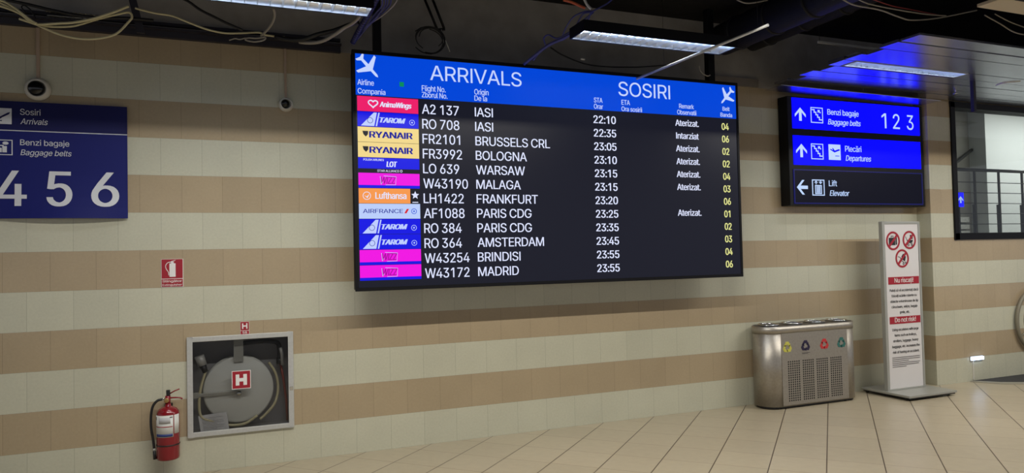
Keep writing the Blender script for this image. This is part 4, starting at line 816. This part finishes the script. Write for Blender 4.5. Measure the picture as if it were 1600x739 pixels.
wrap('blue_band', LABELB, 205, 296, .352, .372, .0026, lb); wrap('red_line', REDS, 200, 296, .425, .431, .0026, lb); wrap('print_block', mat('grey_label_print', (188, 188, 190), .6), 225, 285, .452, .50, .0026, lb)
wrap('print_block', INK, 198, 204, .48, .505, .0026, lb); wrap('print_block', INK, 282, 296, .497, .504, .0026, lb)
wrap('label', LABELW, 305, 340, .37, .515, .0015)
MB().tube([(ex, ey, .595), (ex, ey, .655)], .02, 16).build('valve_body', EXTRED, t)
MB().box(ex-.011, ex+.017, ey-.014, ey+.014, .655, .70).build('valve_top', BLACKP, t, .003)
MB().lathe((ex-.008, ey-.018, .622), [(.0, 0), (.018, 0), (.018, .014), (.015, .016), (.0, .016)], 'y', 20).build('pressure_gauge', BRASS, t)
MB().tube([(ex+.005, ey, .665), (ex+.05, ey-.01, .69), (ex+.085, ey-.01, .702)], .005, 8).build('squeeze_lever', EXTRED, t)
MB().tube([(ex+.01, ey, .637), (ex+.06, ey-.01, .637), (ex+.09, ey-.01, .632), (ex+.105, ey-.01, .622)], .006, 8, 0, 3).build('carry_handle', EXTRED, t)
MB().tube([(ex-.016, ey, .632), (ex-.042, ey, .631)], .009, 10).build('hose_fitting', CHROME, t)
MB().tube([(ex-.04, ey, .631), (ex-.075, ey-.005, .622), (ex-.105, ey-.01, .583), (ex-.118, ey-.01, .51), (ex-.118, ey-.01, .42), (ex-.105, ey-.01, .33), (ex-.098, ey-.01, .26)], .0095, 10, 0, 5).build('hose', RUBBER, t)
MB().tube([(ex-.098, ey-.01, .262), (ex-.097, ey-.01, .238)], .0085, 10).build('hose_ferrule', ALU, t)
MB().tube([(ex-.097, ey-.01, .24), (ex-.093, ey-.01, .175)], [.011, .0125], 12).build('nozzle', RUBBER, t)
MB().box(ex-.03, ex+.03, -.022, -.001, .36, .58).box(ex-.02, ex+.02, -.03, -.02, .555, .575).build('wall_bracket', BLACKP, t)

# ------------------------------------------------------------------ cameras and conduits
def dome_cam(x, z, r, label, dome):
    t = thing('security_camera', (x, -.001, z), label, 'camera')
    MB().lathe((x, 0, z), [(r*.98, .001), (r, .012), (r*.97, .03), (r*.82, .05), (r*.70, .056), (r*.66, .05), (r*.66, .03), (0, .03)], 'y', 36).build('housing', CAMW, t)
    pr = [(r*.65*math.cos(a_), .034+r*dome*math.sin(a_)) for a_ in [math.pi/2*k/8 for k in range(9)]]
    MB().lathe((x-.008, 0, z+.004), pr, 'y', 28).build('dome', DOME, t)
    return t
dome_cam(-1.265, 3.035, .088, 'round white security camera with dark dome above the blue sign', .5)
dome_cam(.537, 3.024, .060, 'small round security camera with dark dome just left of the arrivals board', .75)
o = MB().box(-1.275, -1.253, -.016, -.0005, 3.12, FZ-.013).build('cable_conduit', CONDUIT); tag(o, 'thin beige conduit running up the wall above the white camera', 'conduit')
o = MB().box(.527, .546, -.016, -.0005, 3.08, FZ-.013).build('cable_conduit', CONDUIT); tag(o, 'thin beige conduit running up the wall above the small camera by the arrivals board', 'conduit')

# ------------------------------------------------------------------ recycling bin
bx0, bx1, byc, br, bh = 5.50, 6.47, -.195, .17, .875
t = thing('recycling_bin', (5.98, byc, 0), 'long brushed steel recycling bin with rounded ends against the striped wall', 'bin')
def stadium(r, x0, x1, n=14):
    p = [(x0+r*math.cos(a_), byc+r*math.sin(a_)) for a_ in [math.pi/2+math.pi*k/n for k in range(n+1)]]
    return p+[(x1+r*math.cos(a_), byc+r*math.sin(a_)) for a_ in [-math.pi/2+math.pi*k/n for k in range(n+1)]]
MB().plan(stadium(br, bx0, bx1), .028, .845, 0, True).build('body', STEEL, t)
MB().plan(stadium(br-.02, bx0, bx1), .008, .028).build('plinth', BLACKP, t)
for x in (bx0-.02, bx0+.02, bx1-.04, bx1+.04):
    for y in (byc-.12, byc+.12): MB().lathe((x, y, 0), [(.018, 0), (.018, .012)], 'z', 12).build('foot', BLACKP, t)
fp = MB(); yfp = byc-br
fp.box(bx0+.012, bx1-.03, yfp-.005, yfp+.006, .04, .80)
for g0, g1 in ((5.60, 5.765), (5.803, 5.96), (5.998, 6.161), (6.197, 6.36)):
    for i in range(6):
        for j in range(18):
            fp.disc(g0+.010+(g1-g0-.020)*i/5-.012, .085+(.497-.085)*j/17, yfp-.0062, yfp-.0045, .0088, 8, 1)
fp.build('front_panel', [STEEL, HOLE], t)
MB().plan(stadium(br+.004, bx0, bx1), .80, bh, 0, True).build('top_hood', STEEL, t)
lid = MB().plan(stadium(br-.012, bx0, bx1), bh-.002, bh+.004).build('lid', mat('dark_lid', (58, 56, 54), .35, .6), t)
for k in range(4):
    x = 5.50+.325*k
    q = MB(); ro = .105
    q.tube([(x+ro*math.cos(a_), byc+.0+ro*math.sin(a_), bh+.011) for a_ in [2*math.pi*i/28 for i in range(29)]], .009, 8, cap=False)
    rg = q.build('opening_rim', CHROME, t)
    MB().lathe((x, byc, bh+.004), [(0, .001), (.098, .001), (.098, .003), (0, .003)], 'z', 28).build('opening', HOLE, rg)
def recycle(mb, cx, cz, s, y):
    for k in range(3):
        a_ = math.radians(120*k)
        c, q = math.cos(a_), math.sin(a_)
        p = [(-.48, .02), (-.26, .40), (-.02, .40), (.02, .30), (.16, .56), (-.10, .62), (-.30, .62), (-.42, .52), (-.70, .08)]
        p = [(-.36, .10), (-.16, .40), (.12, .40), (.20, .30), (.06, .22), (.48, .10), (.60, .52), (.46, .46), (.30, .84), (-.26, .84), (-.62, .28)]
        mb.prism([(cx+s*(x*c-(z-.0)*q), cz+s*(x*q+z*c)) for x, z in p], y, y+.002)
    return mb
for cx_, rgb, nm in ((5.60, (196, 190, 84), 'yellow'), (5.852, (34, 26, 62), 'dark violet'), (6.118, (190, 50, 52), 'red'), (6.366, (44, 104, 96), 'green')):
    cx_ -= .012
    mm = mat('recycling_'+nm.replace(' ', '_'), rgb, .5)
    o = recycle(MB(), cx_, .652, .072, yfp-.0072).build('recycling_symbol', mm, t); o['label'] = nm+' recycling symbol'
MB().box(5.79, 5.90, yfp-.0065, yfp-.005, .578, .582).box(5.79, 5.87, yfp-.0065, yfp-.005, .568, .572).build('caption_strip', INK, t)

# ------------------------------------------------------------------ notice stand
t = thing('notice_stand', (7.34, -.37, 0), 'tall slim notice stand with three prohibition signs on a flat wheeled base', 'notice stand')
yp = -.40
MB().box(6.97, 7.72, -.70, -.06, .035, .06).build('base_plate', STANDM, t, .004)
MB().box(6.985, 7.705, -.685, -.075, .02, .0352).build('base_skirt', BLACKP, t)
for x, y in ((7.01, -.11), (7.01, -.62), (7.68, -.11), (7.68, -.62)):
    MB().lathe((x-.012, y, .026), [(.0, 0), (.021, 0), (.026, .004), (.026, .02), (.021, .024), (0, .024)], 'x', 18).build('wheel', RUBBER, t)
pf = MB(); px0, px1 = 7.0, 7.605; zt = 1.99
pf.box(px0, px0+.035, yp, yp+.05, .06, zt); pf.box(px1-.03, px1, yp, yp+.05, .06, zt)
pf.box(px0+.035, px1-.03, yp, yp+.05, zt-.03, zt); pf.box(px0+.035, px1-.03, yp, yp+.05, .06, .08)
pf.build('panel_frame', STANDM, t, .004)
po = MB().box(px0+.035, px1-.03, yp+.006, yp+.044, .08, zt-.03).build('poster', POSTER, t)
yo = yp+.004
def noentry(cx, cz, r):
    o = MB().ring(cx, cz, yo-.002, yo+.002, r, r*.80)
    d = r*.86/math.sqrt(2); w_ = r*.085
    o.prism([(cx-d-w_, cz-d+w_), (cx-d+w_, cz-d-w_), (cx+d+w_, cz+d-w_), (cx+d-w_, cz+d+w_)], yo-.0018, yo+.002)
    return o.build('prohibition_sign', REDS, t)
s1 = noentry(7.170, 1.768, .108); s2 = noentry(7.431, 1.775, .106); s3 = noentry(7.305, 1.563, .106)
def at_(cx, cz, L): return [(cx+x, cz+z) for x, z in L]
yi = yo+.0002
q = MB(); cx_, cz_ = 7.17, 1.768
q.box(cx_-.065, cx_+.035, yi, yi+.002, cz_-.05, cz_+.035); q.box(cx_+.042, cx_+.062, yi, yi+.002, cz_-.045, cz_+.05)
q.box(cx_-.03, cx_-.022, yi, yi+.002, cz_+.035, cz_+.055); q.box(cx_+.0, cx_+.008, yi, yi+.002, cz_+.035, cz_+.055); q.box(cx_-.03, cx_+.008, yi, yi+.002, cz_+.05, cz_+.058)
q.build('suitcase_pictogram', INK, s1)
q = MB(); cx_, cz_ = 7.431, 1.775
q.prism(at_(cx_, cz_, [(-.04, .0), (.06, .0), (.045, -.035), (-.02, -.035)]), yi, yi+.002); q.prism(at_(cx_, cz_, [(.01, .01), (.055, .01), (.06, .055), (.015, .06)]), yi, yi+.002)
q.ring(cx_-.015, cz_-.057, yi, yi+.002, .016, .008, 16); q.ring(cx_+.04, cz_-.057, yi, yi+.002, .016, .008, 16)
q.tube([(cx_-.06, yi+.001, cz_+.04), (cx_-.035, yi+.001, cz_-.005), (cx_+.04, yi+.001, cz_-.05)], .003, 5)
q.build('pushchair_pictogram', INK, s2)
q = MB(); cx_, cz_ = 7.305, 1.563
q.tube([(cx_-.065, yi+.001, cz_+.022), (cx_-.035, yi+.001, cz_+.015), (cx_-.005, yi+.001, cz_-.03), (cx_+.03, yi+.001, cz_-.045)], .004, 5)
q.prism(at_(cx_, cz_, [(-.01, .02), (.02, .055), (.06, .02), (.045, -.035), (.01, -.02)]), yi, yi+.002)
q.ring(cx_+.02, cz_-.062, yi, yi+.002, .014, .007, 14); q.ring(cx_+.055, cz_-.05, yi, yi+.002, .012, .006, 14)
q.build('trolley_pictogram', INK, s3)
for z0, z1, s in ((1.268, 1.352, 'Nu riscați!'), (.815, .897, 'Do not risk!')):
    b_ = MB().box(7.072, 7.562, yo-.0012, yo+.002, z0, z1).build('red_banner', REDS, t)
    text(s, 7.317, z0+.019, .052, yo-.0035, WHITE, b_, width=.30 if s[0] == 'N' else .335, align='C', bold=.006)
def para(lines, z, dz, H):
    for s, wd in lines:
        text(s, 7.315, z, H, yo-.001, INK, t, width=wd, align='C', name='notice_lettering'); z -= dz
para((('Puteți să vă accidentați dacă', .455), ('folosiți scările rulante cu', .40), ('obiecte voluminoase de tip', .445), ('cărucioare, valize, bagaje', .415), ('grele, etc.', .16)), 1.185, .063, .029)
para((('Using escalators with large', .42), ('items such as trolleys,', .35), ('strollers, luggage, heavy', .40), ('baggage, etc. increases the', .44), ('risk of having an accident.', .42)), .735, .064, .029)
fp = MB()
for k, (a_, b_) in enumerate(((0, .44), (0, .44), (0, .26), (0, .44), (0, .42), (0, .22))): fp.box(7.09+a_, 7.09+b_, yo-.001, yo+.001, .428-.021*k, .4345-.021*k)
fp.build('small_print', mat('faded_print', (96, 92, 92), .6), t)

# ------------------------------------------------------------------ right side odds and ends
o = MB().plan([(8.66, -.195), (14, -.195), (14, -2.4), (10.1, -1.15), (8.86, -.43)], .001, .009).build('entrance_mat', MATG); tag(o, 'dark grey floor mat at the foot of the right wall', 'mat')
MB().plan([(8.62, -.21), (8.66, -.20), (8.86, -.43), (10.1, -1.15), (14, -2.4), (14, -2.55), (10.05, -1.25), (8.80, -.50)], .001, .012).build('edging', EDGE, o)['label'] = 'pale metal edging strip'
t = thing('tile_reflection', (8.76, YR, .05), 'small glowing cool white bar imitating a reflection low on the right wall', 'reflection')
MB().box(8.665, 8.885, YR-.03, YR-.012, .262, .302).build('reflection_bar', TILEREFL, t, .006)  # glowing bar added in place of a reflection on the tile
MB().box(8.655, 8.895, YR-.012, YR-.0005, .252, .312).build('bar_backing', ALU, t, .003)
MB().box(8.70, 8.715, YR-.012, YR-.0005, .02, .252).build('reflection_streak', CAMW, t)  # pale stem imitates the streak below the reflection
t = thing('round_wall_ring', (9.92, YR-.03, .7), 'big grey ring cut off by the right edge of the picture', 'ring')
MB().tube([(9.93+.41*math.cos(a_), YR-.04, .70+.41*math.sin(a_)) for a_ in [2*math.pi*i/48 for i in range(49)]],   .024, 10, cap=False).build('rim', OLIVE, t)
MB().lathe((9.93, YR, .70), [(0, .001), (.22, .001), (.21, .03), (0, .045)], 'y', 36).build('hub_plate', mat('pale_hub', (190, 190, 184), .4), t)
sp_ = MB()
for k in range(3):
    a_ = math.radians(90+120*k); sp_.tube([(9.93+.18*math.cos(a_), YR-.03, .7+.18*math.sin(a_)), (9.93+.40*math.cos(a_), YR-.04, .7+.40*math.sin(a_))], .012, 8)
sp_.build('spoke', OLIVE, t)
# stair railing behind the window
t = thing('stair_railing', (11.2, .75, 1.15), 'dark metal stair railing with thin horizontal rods behind the window', 'railing')
RAILM = mat('dark_railing_metal', (66, 66, 66), .4, .5)
yy = .75
MB().tube([(8.7, yy, 2.80), (16, yy, 2.80)], .024, 12).build('handrail', mat('steel_handrail', (96, 96, 96), .35, .7), t)
for k in range(9):
    MB().tube([(8.7, yy, 2.62-.153*k), (16, yy, 2.62-.153*k)], .0055, 8).build('rod', RAILM, t)
for x in (9.15, 10.27, 10.80, 11.33, 11.90, 12.5, 13.1):
    MB().box(x-.013, x+.013, yy+.012, yy+.04, 1.15, 2.79).box(x-.024, x+.024, yy+.04, yy+.06, 1.15, 2.30).build('baluster', RAILM, t, .003)
t = thing('wall_handrail', (11.9, 2.25, 3.3), 'dark handrail slanting up the grey stairwell wall behind the window', 'handrail')
MB().tube([(10.6, 2.24, 2.40), (12.33, 2.24, 3.39)], .028, 10).build('rail', RAILM, t)
for x in (10.9, 11.5, 12.1): MB().tube([(x, 2.24, 2.40+(x-10.6)*.572), (x, 2.3, 2.38+(x-10.6)*.572)], .01, 8).build('bracket', RAILM, t)
t = thing('arrow_reflection', (9.325, .345, 1.15), 'small glowing blue arrow imitating a reflection in the lower left of the window', 'sign')
B(9.25, 9.40, .33, .36, 2.225, 2.42).build('panel', PBLUE, t)  # glowing panel stands in for a sign reflected in the glass
MB().box(9.315, 9.335, .34, .355, 1.15, 2.225).build('post', BLACK, t)
MB().prism([(9.335+.09*x, 2.322+.09*z) for x, z in [(0, .5), (.52, 0), (.52, -.2), (.12, .17), (.12, -.5), (-.12, -.5), (-.12, .17), (-.52, -.2), (-.52, 0)]], .325, .332).build('arrow_symbol', PTXT, t)

# ------------------------------------------------------------------ the open ceiling: cables, ducts, leftovers
def cable(pts, r, m_, label, sub=5, name='cable', cat='cable', n=7):
    return tag(MB().tube(pts, r, n, 0, sub).build(name, m_), label, cat)
cable([(-1.435,-.45,3.552),(-1.345,-.45,3.511),(-1.26,-.45,3.459),(-1.191,-.45,3.408),(-1.133,-.45,3.38),(-1.045,-.45,3.347),(-.938,-.45,3.329),(-.842,-.45,3.333),(-.744,-.45,3.358),(-.675,-.45,3.397),(-.612,-.45,3.475),(-.583,-.45,3.521),(-.605,-.45,3.554),(-.693,-.45,3.527),(-.817,-.45,3.478),(-.908,-.45,3.437),(-.974,-.45,3.413),(-1.08,-.45,3.399),(-1.162,-.45,3.401),(-1.231,-.45,3.418),(-1.289,-.45,3.435)], .0085, CABW, 'off-white cable sagging in a wide loop above the blue baggage sign')
cable([(-1.412,-.5,3.504),(-1.334,-.5,3.482),(-1.266,-.5,3.452),(-1.204,-.5,3.401),(-1.152,-.5,3.393),(-1.048,-.5,3.411),(-.954,-.5,3.427),(-.84,-.5,3.463),(-.736,-.5,3.51),(-.662,-.5,3.549),(-.6,-.5,3.585)], .0095, CABW, 'off-white cable rising to the right above the wide cable loop')
cable([(-1.412,-.53,3.53),(-1.356,-.53,3.52),(-1.289,-.53,3.477),(-1.21,-.53,3.414),(-1.17,-.53,3.388)], .008, CABW, 'short off-white cable at the top left corner joining the cable loop')
cable([(-1.402,-.3,3.607),(-1.262,-.3,3.588),(-1.113,-.3,3.562),(-.961,-.3,3.543),(-.806,-.3,3.538),(-.647,-.3,3.555),(-.451,-.3,3.557)], .012, CABK, 'thick black cable behind the off-white loop at the top left')
cable([(-1.195,-.4,3.447),(-1.224,-.4,3.51),(-1.265,-.4,3.547),(-1.285,-.4,3.534),(-1.259,-.4,3.492)], .005, CABK, 'thin black wire curl above the white camera')
cable([(-.572,-.35,3.623),(-.514,-.35,3.612),(-.429,-.35,3.599),(-.323,-.35,3.592),(-.236,-.35,3.564),(-.135,-.35,3.529),(-.052,-.35,3.507),(.059,-.35,3.495),(.179,-.35,3.507),(.309,-.35,3.524),(.36,-.35,3.509),(.433,-.35,3.506),(.507,-.35,3.505)], .008, CABW, 'long off-white cable sagging along the wall below the left strip light')
cable([(.376,-1.0,3.512),(.396,-.85,3.518),(.392,-.7,3.507),(.363,-.55,3.491),(.321,-.4,3.483)], .009, CABG, 'short grey cable dropping from the left strip light')
cable([(.335,-.4,3.492),(.357,-.4,3.467),(.327,-.4,3.445),(.263,-.4,3.431),(.206,-.4,3.441),(.227,-.4,3.458),(.292,-.4,3.461),(.357,-.4,3.478)], .007, CABG, 'small coil of grey cable at the wall head under the left strip light')
cable([(.206,-.41,3.453),(.163,-.41,3.437),(.128,-.41,3.441),(.086,-.41,3.422)], .005, CABG, 'loose frayed cable end left of the small grey coil')
cable([(-.262,-.5,3.692),(-.196,-.5,3.663),(-.117,-.5,3.61),(-.01,-.5,3.562),(.072,-.5,3.526),(.182,-.5,3.485)], .01, CABK, 'black cable slanting down behind the left strip light')
cable([(.615,-.4,3.46),(.704,-.471,3.442),(.785,-.543,3.446),(.866,-.614,3.483),(.931,-.686,3.522),(.979,-.757,3.539),(1.019,-.829,3.57),(1.052,-.9,3.64)], .014, CABG, 'thick grey cable curving up to the right end of the left strip light')
cable([(.43,-.38,3.493),(.536,-.43,3.465),(.642,-.48,3.465),(.748,-.53,3.499),(.869,-.58,3.527),(.982,-.63,3.569),(1.042,-.68,3.579)], .018, CABK, 'thick black cable above the curved grey cable')
q = MB().tube([(1.038,-.45,3.485),(1.058,-.562,3.533),(1.085,-.675,3.587),(1.126,-.788,3.655),(1.149,-.9,3.711)], .02, 12, 0, 4)
h0 = [Vector(p) for p in ((1.038,-.45,3.485),(1.058,-.562,3.533),(1.085,-.675,3.587),(1.126,-.788,3.655),(1.149,-.9,3.711))]
for k in range(22):
    u = k/21*3.999; i = int(u); p = h0[i].lerp(h0[i+1], u-i); d = (h0[i+1]-h0[i]).normalized()*.004
    q.tube([p-d, p+d], .0235, 12)
tag(q.build('corrugated_hose', mat('blue_lit_hose', (40, 42, 92), .4)), 'ribbed dark hose tinted with painted blue light rising from the top left corner of the arrivals board', 'hose')  # hose colour carries the blue light cast by the board
t = thing('wire_bundle', (1.071, -.42, 3.511), 'loose wire bundle tinted with painted blue light fanning up at the right end of the left strip light', 'wires')
for i, pts in enumerate(([(1.071,-.4,3.511),(1.14,-.5,3.616),(1.186,-.6,3.677),(1.229,-.7,3.727),(1.21,-.8,3.76)], [(1.071,-.41,3.511),(1.147,-.5,3.617),(1.197,-.6,3.654),(1.252,-.7,3.73),(1.238,-.8,3.764)],
                         [(1.071,-.42,3.511),(1.152,-.5,3.617),(1.206,-.6,3.687),(1.268,-.7,3.731),(1.256,-.8,3.766)], [(1.071,-.43,3.511),(1.159,-.5,3.618),(1.217,-.6,3.664),(1.291,-.7,3.734),(1.284,-.8,3.769)])):
    MB().tube(pts, .0065, 7, 0, 5).build('wire', CABLIT, t)
MB().tube([(1.17,-.5,3.639),(1.225,-.6,3.657),(1.283,-.7,3.694),(1.323,-.8,3.735),(1.323,-.9,3.775)], .006, 7, 0, 5).build('wire', CABG, t)['label'] = 'grey wire'
t = thing('wire_bundle', (2.587, -.42, 3.435), 'wire bundle tinted with painted blue light running down to the board, left of the middle strip light', 'wires')
for i, pts in enumerate(([(2.587,-.42,3.435),(2.648,-.54,3.492),(2.727,-.66,3.557),(2.802,-.78,3.584),(2.852,-.9,3.608)], [(2.665,-.45,3.466),(2.734,-.525,3.565),(2.835,-.6,3.614),(2.889,-.675,3.628),(2.955,-.75,3.724),(2.985,-.825,3.804),(3.034,-.9,3.809)],
                         [(2.931,-.5,3.673),(2.929,-.6,3.747),(2.96,-.7,3.821),(3.022,-.8,3.841),(3.045,-.9,3.816)], [(2.769,-.5,3.606),(2.723,-.567,3.644),(2.742,-.633,3.657),(2.798,-.7,3.612),(2.922,-.767,3.685),(3.002,-.833,3.763),(3.056,-.9,3.807)],
                         [(2.954,-.52,3.675),(3.046,-.64,3.746),(3.065,-.78,3.786),(3.023,-.92,3.797),(3.101,-1.06,3.837),(3.13,-1.2,3.879)])):
    MB().tube(pts, .014 if i == 0 else .007, 7, 0, 5).build('wire', CABLIT, t)
cable([(2.762,-.9,3.882),(2.838,-.9,3.873),(2.903,-.9,3.854),(2.968,-.9,3.835)], .012, CABO, 'short orange and white wire end at the top centre of the ceiling void', name='wire', cat='wire')
cable([(2.948,-.92,3.914),(2.98,-.92,3.858),(3.018,-.92,3.825)], .012, WHITE, 'short white strap hanging at the top centre of the ceiling void', name='strap', cat='strap')
o = MB().tube([(3.666,-.6,3.337),(3.804,-2.2,3.367)], .011, 10).build('metal_rod', ALU); tag(o, 'thin silver rod slanting across the middle strip light', 'rod')
MB().tube([(3.70, -1.0, 3.34), (3.70, -1.0, SLAB)], .0015, 5).build('hanger_wire', BLACK, o); MB().tube([(3.795, -2.1, 3.36), (3.795, -2.1, SLAB)], .0015, 5).build('hanger_wire', BLACK, o)
o = MB().tube([(3.25,-.35,3.552),(3.21,-.35,3.553)], .008, 8).build('wire_connector', WHITE); tag(o, 'tiny white wire connector above the blue header of the board', 'connector')
cable([(2.915,-.3,3.652),(3.056,-.3,3.586),(3.347,-.3,3.518),(3.805,-.3,3.535),(4.207,-.3,3.587)], .007, CABK, 'black cable sagging behind the top edge of the arrivals board')
cable([(4.531,-.4,3.588),(4.563,-.4,3.521),(4.629,-.4,3.486),(4.671,-.4,3.497)], .006, CABG, 'small grey cable curl beside the right hanger post of the board')
cable([(4.365,-1.2,3.965),(4.456,-1.2,3.948),(4.565,-1.2,3.963),(4.725,-1.2,4.006)], .007, CABG, 'thin grey cable sagging at the top left of the big ducts')
o = MB().box(5.52, 6.42, -1.01, -.99, 3.735, 3.755).build('metal_strip', ALU); tag(o, 'thin pale metal strip floating in the dark void above the silver planks', 'strip')
MB().tube([(5.54, -1.0, 3.755), (5.54, -1.0, SLAB)], .002, 5).tube([(6.4, -1.0, 3.755), (6.4, -1.0, SLAB)], .002, 5).build('hanger_wire', BLACK, o)
def duct(x, z, r, y0, y1, label):
    q = MB().lathe((x, 0, z), [(r, -y0), (r, -y1)], 'y', 36)
    for k in range(int((y0-y1)/.5)): q.lathe((x, y0-.25-.5*k, z), [(r, 0), (r+.012, .004), (r+.012, .026), (r, .03)], 'y', 36)
    tag(q.build('air_duct', DARKDUCT), label, 'duct')
duct(4.97, 3.935, .165, -.25, -6, 'wide dark round air duct running out of the wall above the board corner')
duct(5.40, 3.985, .12, -.2, -6, 'narrower dark round air duct right of the wide one')
cable([(4.762,-2.0,3.747),(4.904,-2.0,3.709),(5.184,-2.0,3.701),(5.41,-2.0,3.665),(5.565,-2.0,3.653),(5.889,-2.0,3.704),(6.402,-2.0,3.83)], .007, CABG, 'lower grey cable slung under the ducts at the upper right')
cable([(4.878,-2.03,3.76),(5.036,-2.03,3.724),(5.413,-2.03,3.71),(5.727,-2.03,3.71),(5.956,-2.03,3.723)], .006, CABG, 'upper grey cable slung under the ducts at the upper right')
cable([(5.23,-1.9,3.83),(5.46,-1.9,3.799),(5.698,-1.9,3.791),(6.109,-1.9,3.777)], .005, CABR, 'thin red cable slung across the upper right void')
cable([(6.137,-2.25,3.677),(6.325,-2.25,3.625),(6.516,-2.25,3.566),(6.733,-2.25,3.557)], .006, CABG, 'grey cable sagging onto the silver planks at the far right')
cable([(6.194,-2.3,3.677),(6.421,-2.3,3.622),(6.737,-2.3,3.58)], .005, CABG, 'thinner grey cable above the sagging one at the far right')
q = MB().box(5.40, 6.03, -2.80, -2.62, 3.55, 3.575)
t = thing('air_diffuser', (5.95, -2.82, 3.55), 'cream air diffuser with dark slots at the top right corner', 'air diffuser')
MB().box(5.50, 6.10, -3.2, -2.62, 3.55, 3.575).build('face_plate', CREAMP, t, .003)
for k in range(4): MB().box(5.62, 6.0, -2.86-.07*k, -2.83-.07*k, 3.547, 3.551).build('slot', HOLE, t)
MB().box(5.55, 6.05, -3.15, -2.67, 3.575, 3.75).build('duct_box', BLACK, t)
o = MB().box(7.735, 7.775, -1.02, -.98, 3.172, FZ+.01).build('hanging_post', RAIL, bevel=.003); tag(o, 'thin dark post hanging from the silver planks before the window', 'post')
q = MB().box(-.64, -.60, -.24, -.20, 3.49, SLAB); 
o = MB().add([(-.655,-.22,3.85),(-.600,-.22,3.85),(-.600,-.18,3.85),(-.655,-.18,3.85),(-.575,-.22,3.48),(-.52,-.22,3.48),(-.52,-.18,3.48),(-.575,-.18,3.48)], [(0,1,2,3),(7,6,5,4),(0,4,5,1),(1,5,6,2),(2,6,7,3),(3,7,4,0)])
o.box(-.66, -.595, -.23, -.17, 3.84, SLAB)
tag(o.build('support_strut', RAIL), 'dark slanting support strut at the wall head left of the left strip light', 'strut')
q = MB(); random.seed(11)
nx, ny = 44, 5
vs = [(-1.2+.345*a/nx+random.uniform(-.003, .003), -.13+.02*b+random.uniform(-.006, .006), 3.607+.006*b+random.uniform(-.009, .011)) for a in range(nx+1) for b in range(ny+1)]
fs = [(a*(ny+1)+b, (a+1)*(ny+1)+b, (a+1)*(ny+1)+b+1, a*(ny+1)+b+1) for a in range(nx) for b in range(ny)]
n = len(vs); q.add(vs+[(x, y+.012, z+.004) for x, y, z in vs], fs+[tuple(v+n for v in reversed(f_)) for f_ in fs])
q.box(-1.2, -.86, -.04, 0, 3.60, 3.606)
tag(q.build('foil_insulation', FOIL), 'crumpled silver foil insulation on the wall head at the top left', 'insulation')
q = MB()
for (x0, z0), (x1, z1) in (((1.70, 3.967), (1.809, 3.711)), ((1.775, 3.967), (1.872, 3.728)), ((1.809, 3.711), (1.877, 3.722))): q.tube([(x0, -.3, z0), (x1, -.3, z1)], .012, 8)
q.tube([(1.70, -.3, 3.967), (1.68, -.3, SLAB)], .012, 8).tube([(1.775, -.3, 3.967), (1.76, -.3, SLAB)], .012, 8)
tag(q.build('wire_hanger', BLACK), 'black bent hanger in the void above the left part of the board', 'hanger')
o = MB().tube([(1.83,-.35,3.70), (1.904,-.35,3.509)], .004, 6).build('thin_rod', ALU); tag(o, 'thin bright wire below the bent black hanger', 'wire')
q = MB()
random.seed(5)
for k in range(6):
    a0 = random.random()*6; r = .10+.05*random.random()
    q.tube([(1.72+r*math.cos(a0+i*.5), -.3-.02*k, 3.60+r*.8*math.sin(a0+i*.5)) for i in range(9)], .005, 6, 0, 3)
tag(q.build('wire_tangle', CABK), 'dark tangle of wires above the left part of the blue header', 'wires')
# loose planks hanging at the broken edge
o = MB().add([(5.58,-.42,3.452),(8.0,-.43,3.430),(8.0,-.175,3.428),(5.58,-.175,3.450),(5.58,-.42,3.458),(8.0,-.43,3.436),(8.0,-.175,3.434),(5.58,-.175,3.456)], [(0,1,2,3),(7,6,5,4),(0,4,5,1),(1,5,6,2),(2,6,7,3),(3,7,4,0)])
for x in (5.9, 6.9, 7.8): o.tube([(x, -.3, 3.45), (x, -.3, FZ)], .002, 5)
o = o.build('loose_ceiling_plank', PLANK)
tag(o, 'loose silver plank hanging just above the top of the blue direction sign', 'ceiling plank')
q = MB(); q.tube([(8.213,-.951,3.518),(8.159,-1.077,3.512),(8.272,-1.182,3.515)], .012, 8, 0, 6); tag(q.build('curved_strip', CAMW), 'short curved pale strip under the silver planks at the right', 'strip')
t = thing('sprinkler', (8.0, -.62, 3.47), 'small metal sprinkler head under the silver planks above the window', 'sprinkler')
MB().lathe((8.0, -.62, 3.47), [(.0, 0), (.03, 0), (.03, .004), (.008, .012), (.008, .04), (.02, .05), (.02, .062)], 'z', 16).build('head', CHROME, t)
